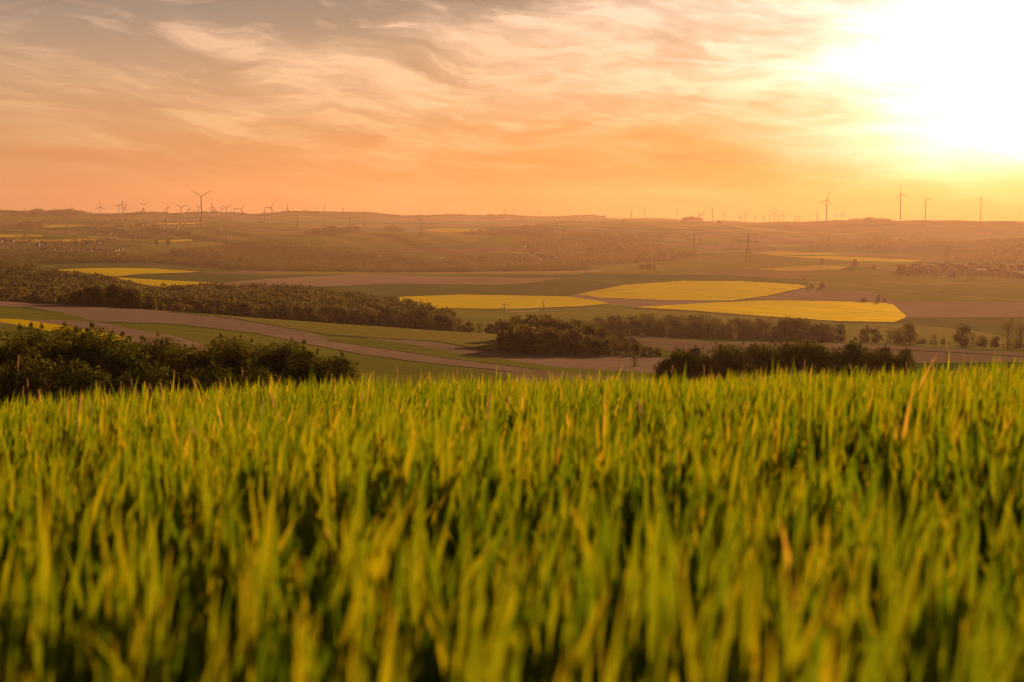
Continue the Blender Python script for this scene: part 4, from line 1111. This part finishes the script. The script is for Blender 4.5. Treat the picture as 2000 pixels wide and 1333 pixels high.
# ------------------------------------------------------------------ pylons
def make_pylon(px, toprow, Y, H, arms, yaw, thick):
    X, Y, z = at_px(px, Y)
    k = Y / S
    H = max(H, z_of_row(toprow, Y) - z)
    root = empty('transmission_pylon', (X, Y, z - 0.3)); root.rotation_euler = (0, 0, yaw)
    b = H * 0.075; r_ = max(0.09, thick * k)
    mb = MB()
    waist = 0.62
    def half(f):
        return b * (1 - f / waist) + b * 0.26 * (f / waist) if f < waist else b * 0.26 * (1 - (f - waist) / (1 - waist) * 0.85)
    fs = [0, 0.12, 0.24, 0.35, 0.45, 0.54, waist, 0.70, 0.78, 0.86, 0.93, 1.0]
    for sx in (-1, 1):
        for sy in (-1, 1):
            mb.tube([(sx * half(f), sy * half(f), f * H) for f in (0, waist, 1.0)], [r_ * 1.2, r_, r_ * 0.8], 4)
    for f0, f1 in zip(fs[:-1], fs[1:]):
        h0, h1 = half(f0), half(f1)
        for sg in (-1, 1):
            mb.tube([(-h0, sg * h0, f0 * H), (h1, sg * h1, f1 * H)], r_ * 0.5, 3)
            mb.tube([(h0, sg * h0, f0 * H), (-h1, sg * h1, f1 * H)], r_ * 0.5, 3)
            mb.tube([(sg * h0, -h0, f0 * H), (sg * h1, h1, f1 * H)], r_ * 0.5, 3)
    mb.build('lattice_mast', M['steel'], root)
    for f, wd in arms:
        m2 = MB(); hw = wd * H
        for sg in (-1, 1):
            m2.tube([(0, 0, f * H), (sg * hw, 0, f * H)], r_ * 1.3, 4)
            m2.tube([(0, 0, (f + 0.035) * H), (sg * hw, 0, f * H)], r_ * 0.6, 4)
        m2.build('cross_arm', M['steel'], root)
        m3 = MB()
        for sg in (-1, 1):
            for q in (1.0, 0.55):
                m3.tube([(sg * hw * q, 0, f * H - 0.1), (sg * hw * q, 0, f * H - 0.045 * H)], max(0.12, r_ * 0.6), 5)
        m3.build('insulator', M['insulator'], root)
    return root
two = [(0.66, 0.30), (0.84, 0.19)]; three = [(0.60, 0.22), (0.74, 0.28), (0.88, 0.16)]
PY = [(8,416,11000,40,two,.2),(52,408,11000,60,two,.2),(130,409,9200,60,two,.4),(167,418,9000,55,two,.5),(429,436,5600,50,three,1.2),(444,450,5500,40,three,1.3),(582,416,7400,60,two,1.1),
      (614,440,6600,45,two,1.2),(635,428,7200,50,two,.9),(685,417,6900,60,two,.3),(713,427,7300,50,two,1.3),(823,423,6100,60,two,.1),(1088,432,4600,60,three,1.2),
      (1355,449,4300,60,two,.1),(1303,480,4200,30,two,.4),(1460,448,3950,60,[(0.62,0.34),(0.86,0.26)],.0),(1487,460,6300,45,two,.1),(1850,464,4150,60,two,.5),
      (1062,584,1750,24,two,.2),(985,589,1560,24,two,.3),(888,632,915,14,[(0.92,0.10)],.3),(1380,648,1060,8,[(0.94,0.9)],.0),(345,418,9000,50,two,.2)]
PY.sort(key=lambda a: a[0])
pyl_pos = {}
for i, a in enumerate(PY):
    p_ = at_px(a[0], a[2]); pyl_pos[a[0]] = (p_, max(8, z_of_row(a[1], a[2]) - p_[2]))
    o = make_pylon(a[0], a[1], a[2], 8, a[4], a[5], 0.22 if a[2] > 2500 else 0.15)
    tag(o, 'lattice power pylon, %s pylon from the left edge' % ordw(i + 1), 'pylon', 'power pylons across the valley')

# ------------------------------------------------------------------ houses
def make_house(L, W, H, R, wall, roof, name='village_house', chim=True):
    root = empty(name)
    v = [(-L/2,-W/2,0),(L/2,-W/2,0),(L/2,W/2,0),(-L/2,W/2,0),(-L/2,-W/2,H),(L/2,-W/2,H),(L/2,W/2,H),(-L/2,W/2,H),(-L/2,0,H+R),(L/2,0,H+R)]
    wobj = mesh_obj('wall', np.array(v, float), [np.array([(0,1,5,4),(2,3,7,6)]), np.array([(1,2,6,9,5)]), np.array([(3,0,4,8,7)])], M[wall], root)
    e = 0.5
    s = R / (W / 2)
    mb = MB()
    for sg in (-1, 1):
        y0 = sg * (W / 2 + e); z0 = H - e * s
        p = [(-L/2-e,y0,z0),(L/2+e,y0,z0),(L/2+e,0,H+R),(-L/2-e,0,H+R)]
        q = [(a, b_, c + 0.28) for a, b_, c in p]
        mb.add(p + q, [(0,1,2,3),(7,6,5,4),(0,4,5,1),(1,5,6,2),(3,2,6,7),(0,3,7,4)])
    ro = mb.build('roof', M[roof], root)
    if chim:
        MB().box((L*0.2, -0.4, H + R * 0.6), (L*0.2 + 0.8, 0.4, H + R + 1.2)).build('chimney', M['render_grey'], ro)
    wm = MB()
    nx = max(2, int(L / 3.2))
    for side in (-1, 1):
        for fl in range(max(1, int(H / 2.8))):
            for j in range(nx):
                x = -L / 2 + (j + 0.5) * L / nx; z = 1.0 + fl * 2.8
                wm.box((x - 0.55, side * W / 2 - 0.05, z), (x + 0.55, side * W / 2 + 0.05, z + 1.3))
    wm.build('window', M['window_dark'], root)
    return root
HP = [make_house(12, 9, 5.6, 4.2, 'render_white', 'roof_slate'), make_house(13, 10, 5.6, 4.5, 'render_cream', 'roof_red'),
      make_house(10, 9, 5.8, 4.0, 'render_white', 'roof_red'), make_house(14, 10, 5.6, 4.6, 'render_grey', 'roof_slate')]
HL = ['white house with slate roof', 'cream house with red tiled roof', 'small white house with red tiled roof', 'grey house with slate roof']
BARN = make_house(46, 16, 6, 3.6, 'render_white', 'roof_sheet', 'long_hall', False)
hu = [False] * 4; barn_used = [False]
def house(px, Y, k, label, group, s=1.0, rz=None):
    if hu[k]: o = copy_tree(HP[k])
    else: o = HP[k]; hu[k] = True
    X, Y, z = at_px(px, Y)
    o.location = (X, Y, z - 0.2); o.scale = (s, s, s)
    o.rotation_euler = (0, 0, rnd.uniform(-0.7, 0.7) if rz is None else rz)
    tag(o, label, 'house', group)
def barn(px, Y, label, s=1.0, rz=0.0):
    o = copy_tree(BARN) if barn_used[0] else BARN
    barn_used[0] = True
    X, Y, z = at_px(px, Y)
    o.location = (X, Y, z - 0.2); o.scale = (s,) * 3; o.rotation_euler = (0, 0, rz)
    tag(o, label, 'hall')
rnd = random.Random(31)
for g, (x0, x1, y0, y1, n, place) in {
    'houses of the near left village': (78, 250, 4500, 4950, 34, 'in the near left village'),
    'houses of the upper left village': (0, 215, 5250, 5600, 22, 'between the orange strips at far left'),
    'houses of the far left village': (185, 390, 6500, 8300, 38, 'in the far village below the left turbines'),
    'houses of the right village': (1780, 2040, 3450, 3950, 50, 'in the hazy village at right'),
    'houses in the middle valley': (1000, 1110, 4400, 5600, 8, 'in the wooded valley in the middle')}.items():
    for j in range(n):
        k = rnd.choice([0, 0, 0, 1, 2, 2, 3])
        px = x0 + (x1 - x0) * (j + rnd.uniform(0.1, 0.9)) / n
        house(px, rnd.uniform(y0, y1), k, HL[k] + ' ' + place, g, rnd.uniform(0.95, 1.35))
barn(122, 4480, 'long white building at the front of the near left village', 1.0, 0.05)
barn(217, 4380, 'wide low grey hall below the near left village', 1.15, 0.0)
barn(220, 5850, 'row of pale sheds right of the orange strips', 0.9, 0.1)
barn(1912, 3620, 'big pale barn in the middle of the right village', 0.9, 0.1)
barn(1985, 3520, 'big pale hall at the right edge of the right village', 1.0, -0.1)

ch = empty('church')
X_, Y_, z_ = at_px(86, 4560)
ch.location = (X_, Y_, z_ - 0.3)
hs_ = make_house(22, 11, 8, 6, 'render_white', 'roof_slate', 'church_nave', False)
for c_ in list(hs_.children):
    c_.parent = ch
bpy.data.objects.remove(hs_)
tw_ = MB().box((-16, -3.2, 0), (-11.1, 3.2, 20)).build('tower', M['render_white'], ch)
sp_ = MB(); sp_.add([(-16.4, -3.6, 20.01), (-10.7, -3.6, 20.01), (-10.7, 3.6, 20.01), (-16.4, 3.6, 20.01), (-13.55, 0, 33)], [(0, 3, 2, 1)], [(0, 1, 4), (1, 2, 4), (2, 3, 4), (3, 0, 4)])
sp_.build('spire', M['roof_slate'], tw_)
tag(ch, 'white church with a pointed slate spire in the near left village', 'church')

def power_line(a, b, fa, fb, label):
    (xa, ya, za), Ha = pyl_pos[a]; (xb, yb, zb), Hb = pyl_pos[b]
    mb = MB(); t_ = np.linspace(0, 1, 14)
    for f, off in ((0.60, -0.3), (0.60, 0.3), (0.82, -0.2), (0.82, 0.2)):
        p0 = np.array([xa + off * Ha, ya, za + f * Ha]); p1 = np.array([xb + off * Hb, yb, zb + f * Hb])
        p = p0[None] * (1 - t_[:, None]) + p1[None] * t_[:, None]
        p[:, 2] -= 4 * t_ * (1 - t_) * np.linalg.norm(p1 - p0) * 0.03
        mb.tube(p, 0.10 * min(ya, yb) / S, 3)
    tag(mb.build('power_line', M['steel']), label, 'cable')
power_line(1355, 1460, 0, 0, 'faint cables between the two tall pylons right of centre')
power_line(1460, 1850, 0, 0, 'faint cables running right from the widest pylon to the village')
power_line(1088, 1355, 0, 0, 'faint cables hanging over the wooded slope right of centre')
power_line(985, 1062, 0, 0, 'thin cables over the yellow field right of the middle wood')

# ------------------------------------------------------------------ the hazy air
lo_z = float(min(TV[:, 2].min(), HV[:, 2].min())) - 1.0
xm = float(np.abs(TV[:, 0]).max()) + 60
ym0, ym1 = -40.0, 14500.0
hi_z = ZC + 290.0
hz = MB().box((-xm, ym0, lo_z), (xm, ym1, hi_z))
hm, t, out = new_mat('haze_air')
pv = t.new('ShaderNodeVolumePrincipled')
pv.inputs['Color'].default_value = (0.80, 0.50, 0.40, 1)
pv.inputs['Density'].default_value = 0.000030
pv.inputs['Anisotropy'].default_value = 0.55
t.l.new(pv.outputs[0], out.inputs['Volume'])
ho = hz.build('haze', hm)
tag(ho, kind='stuff')
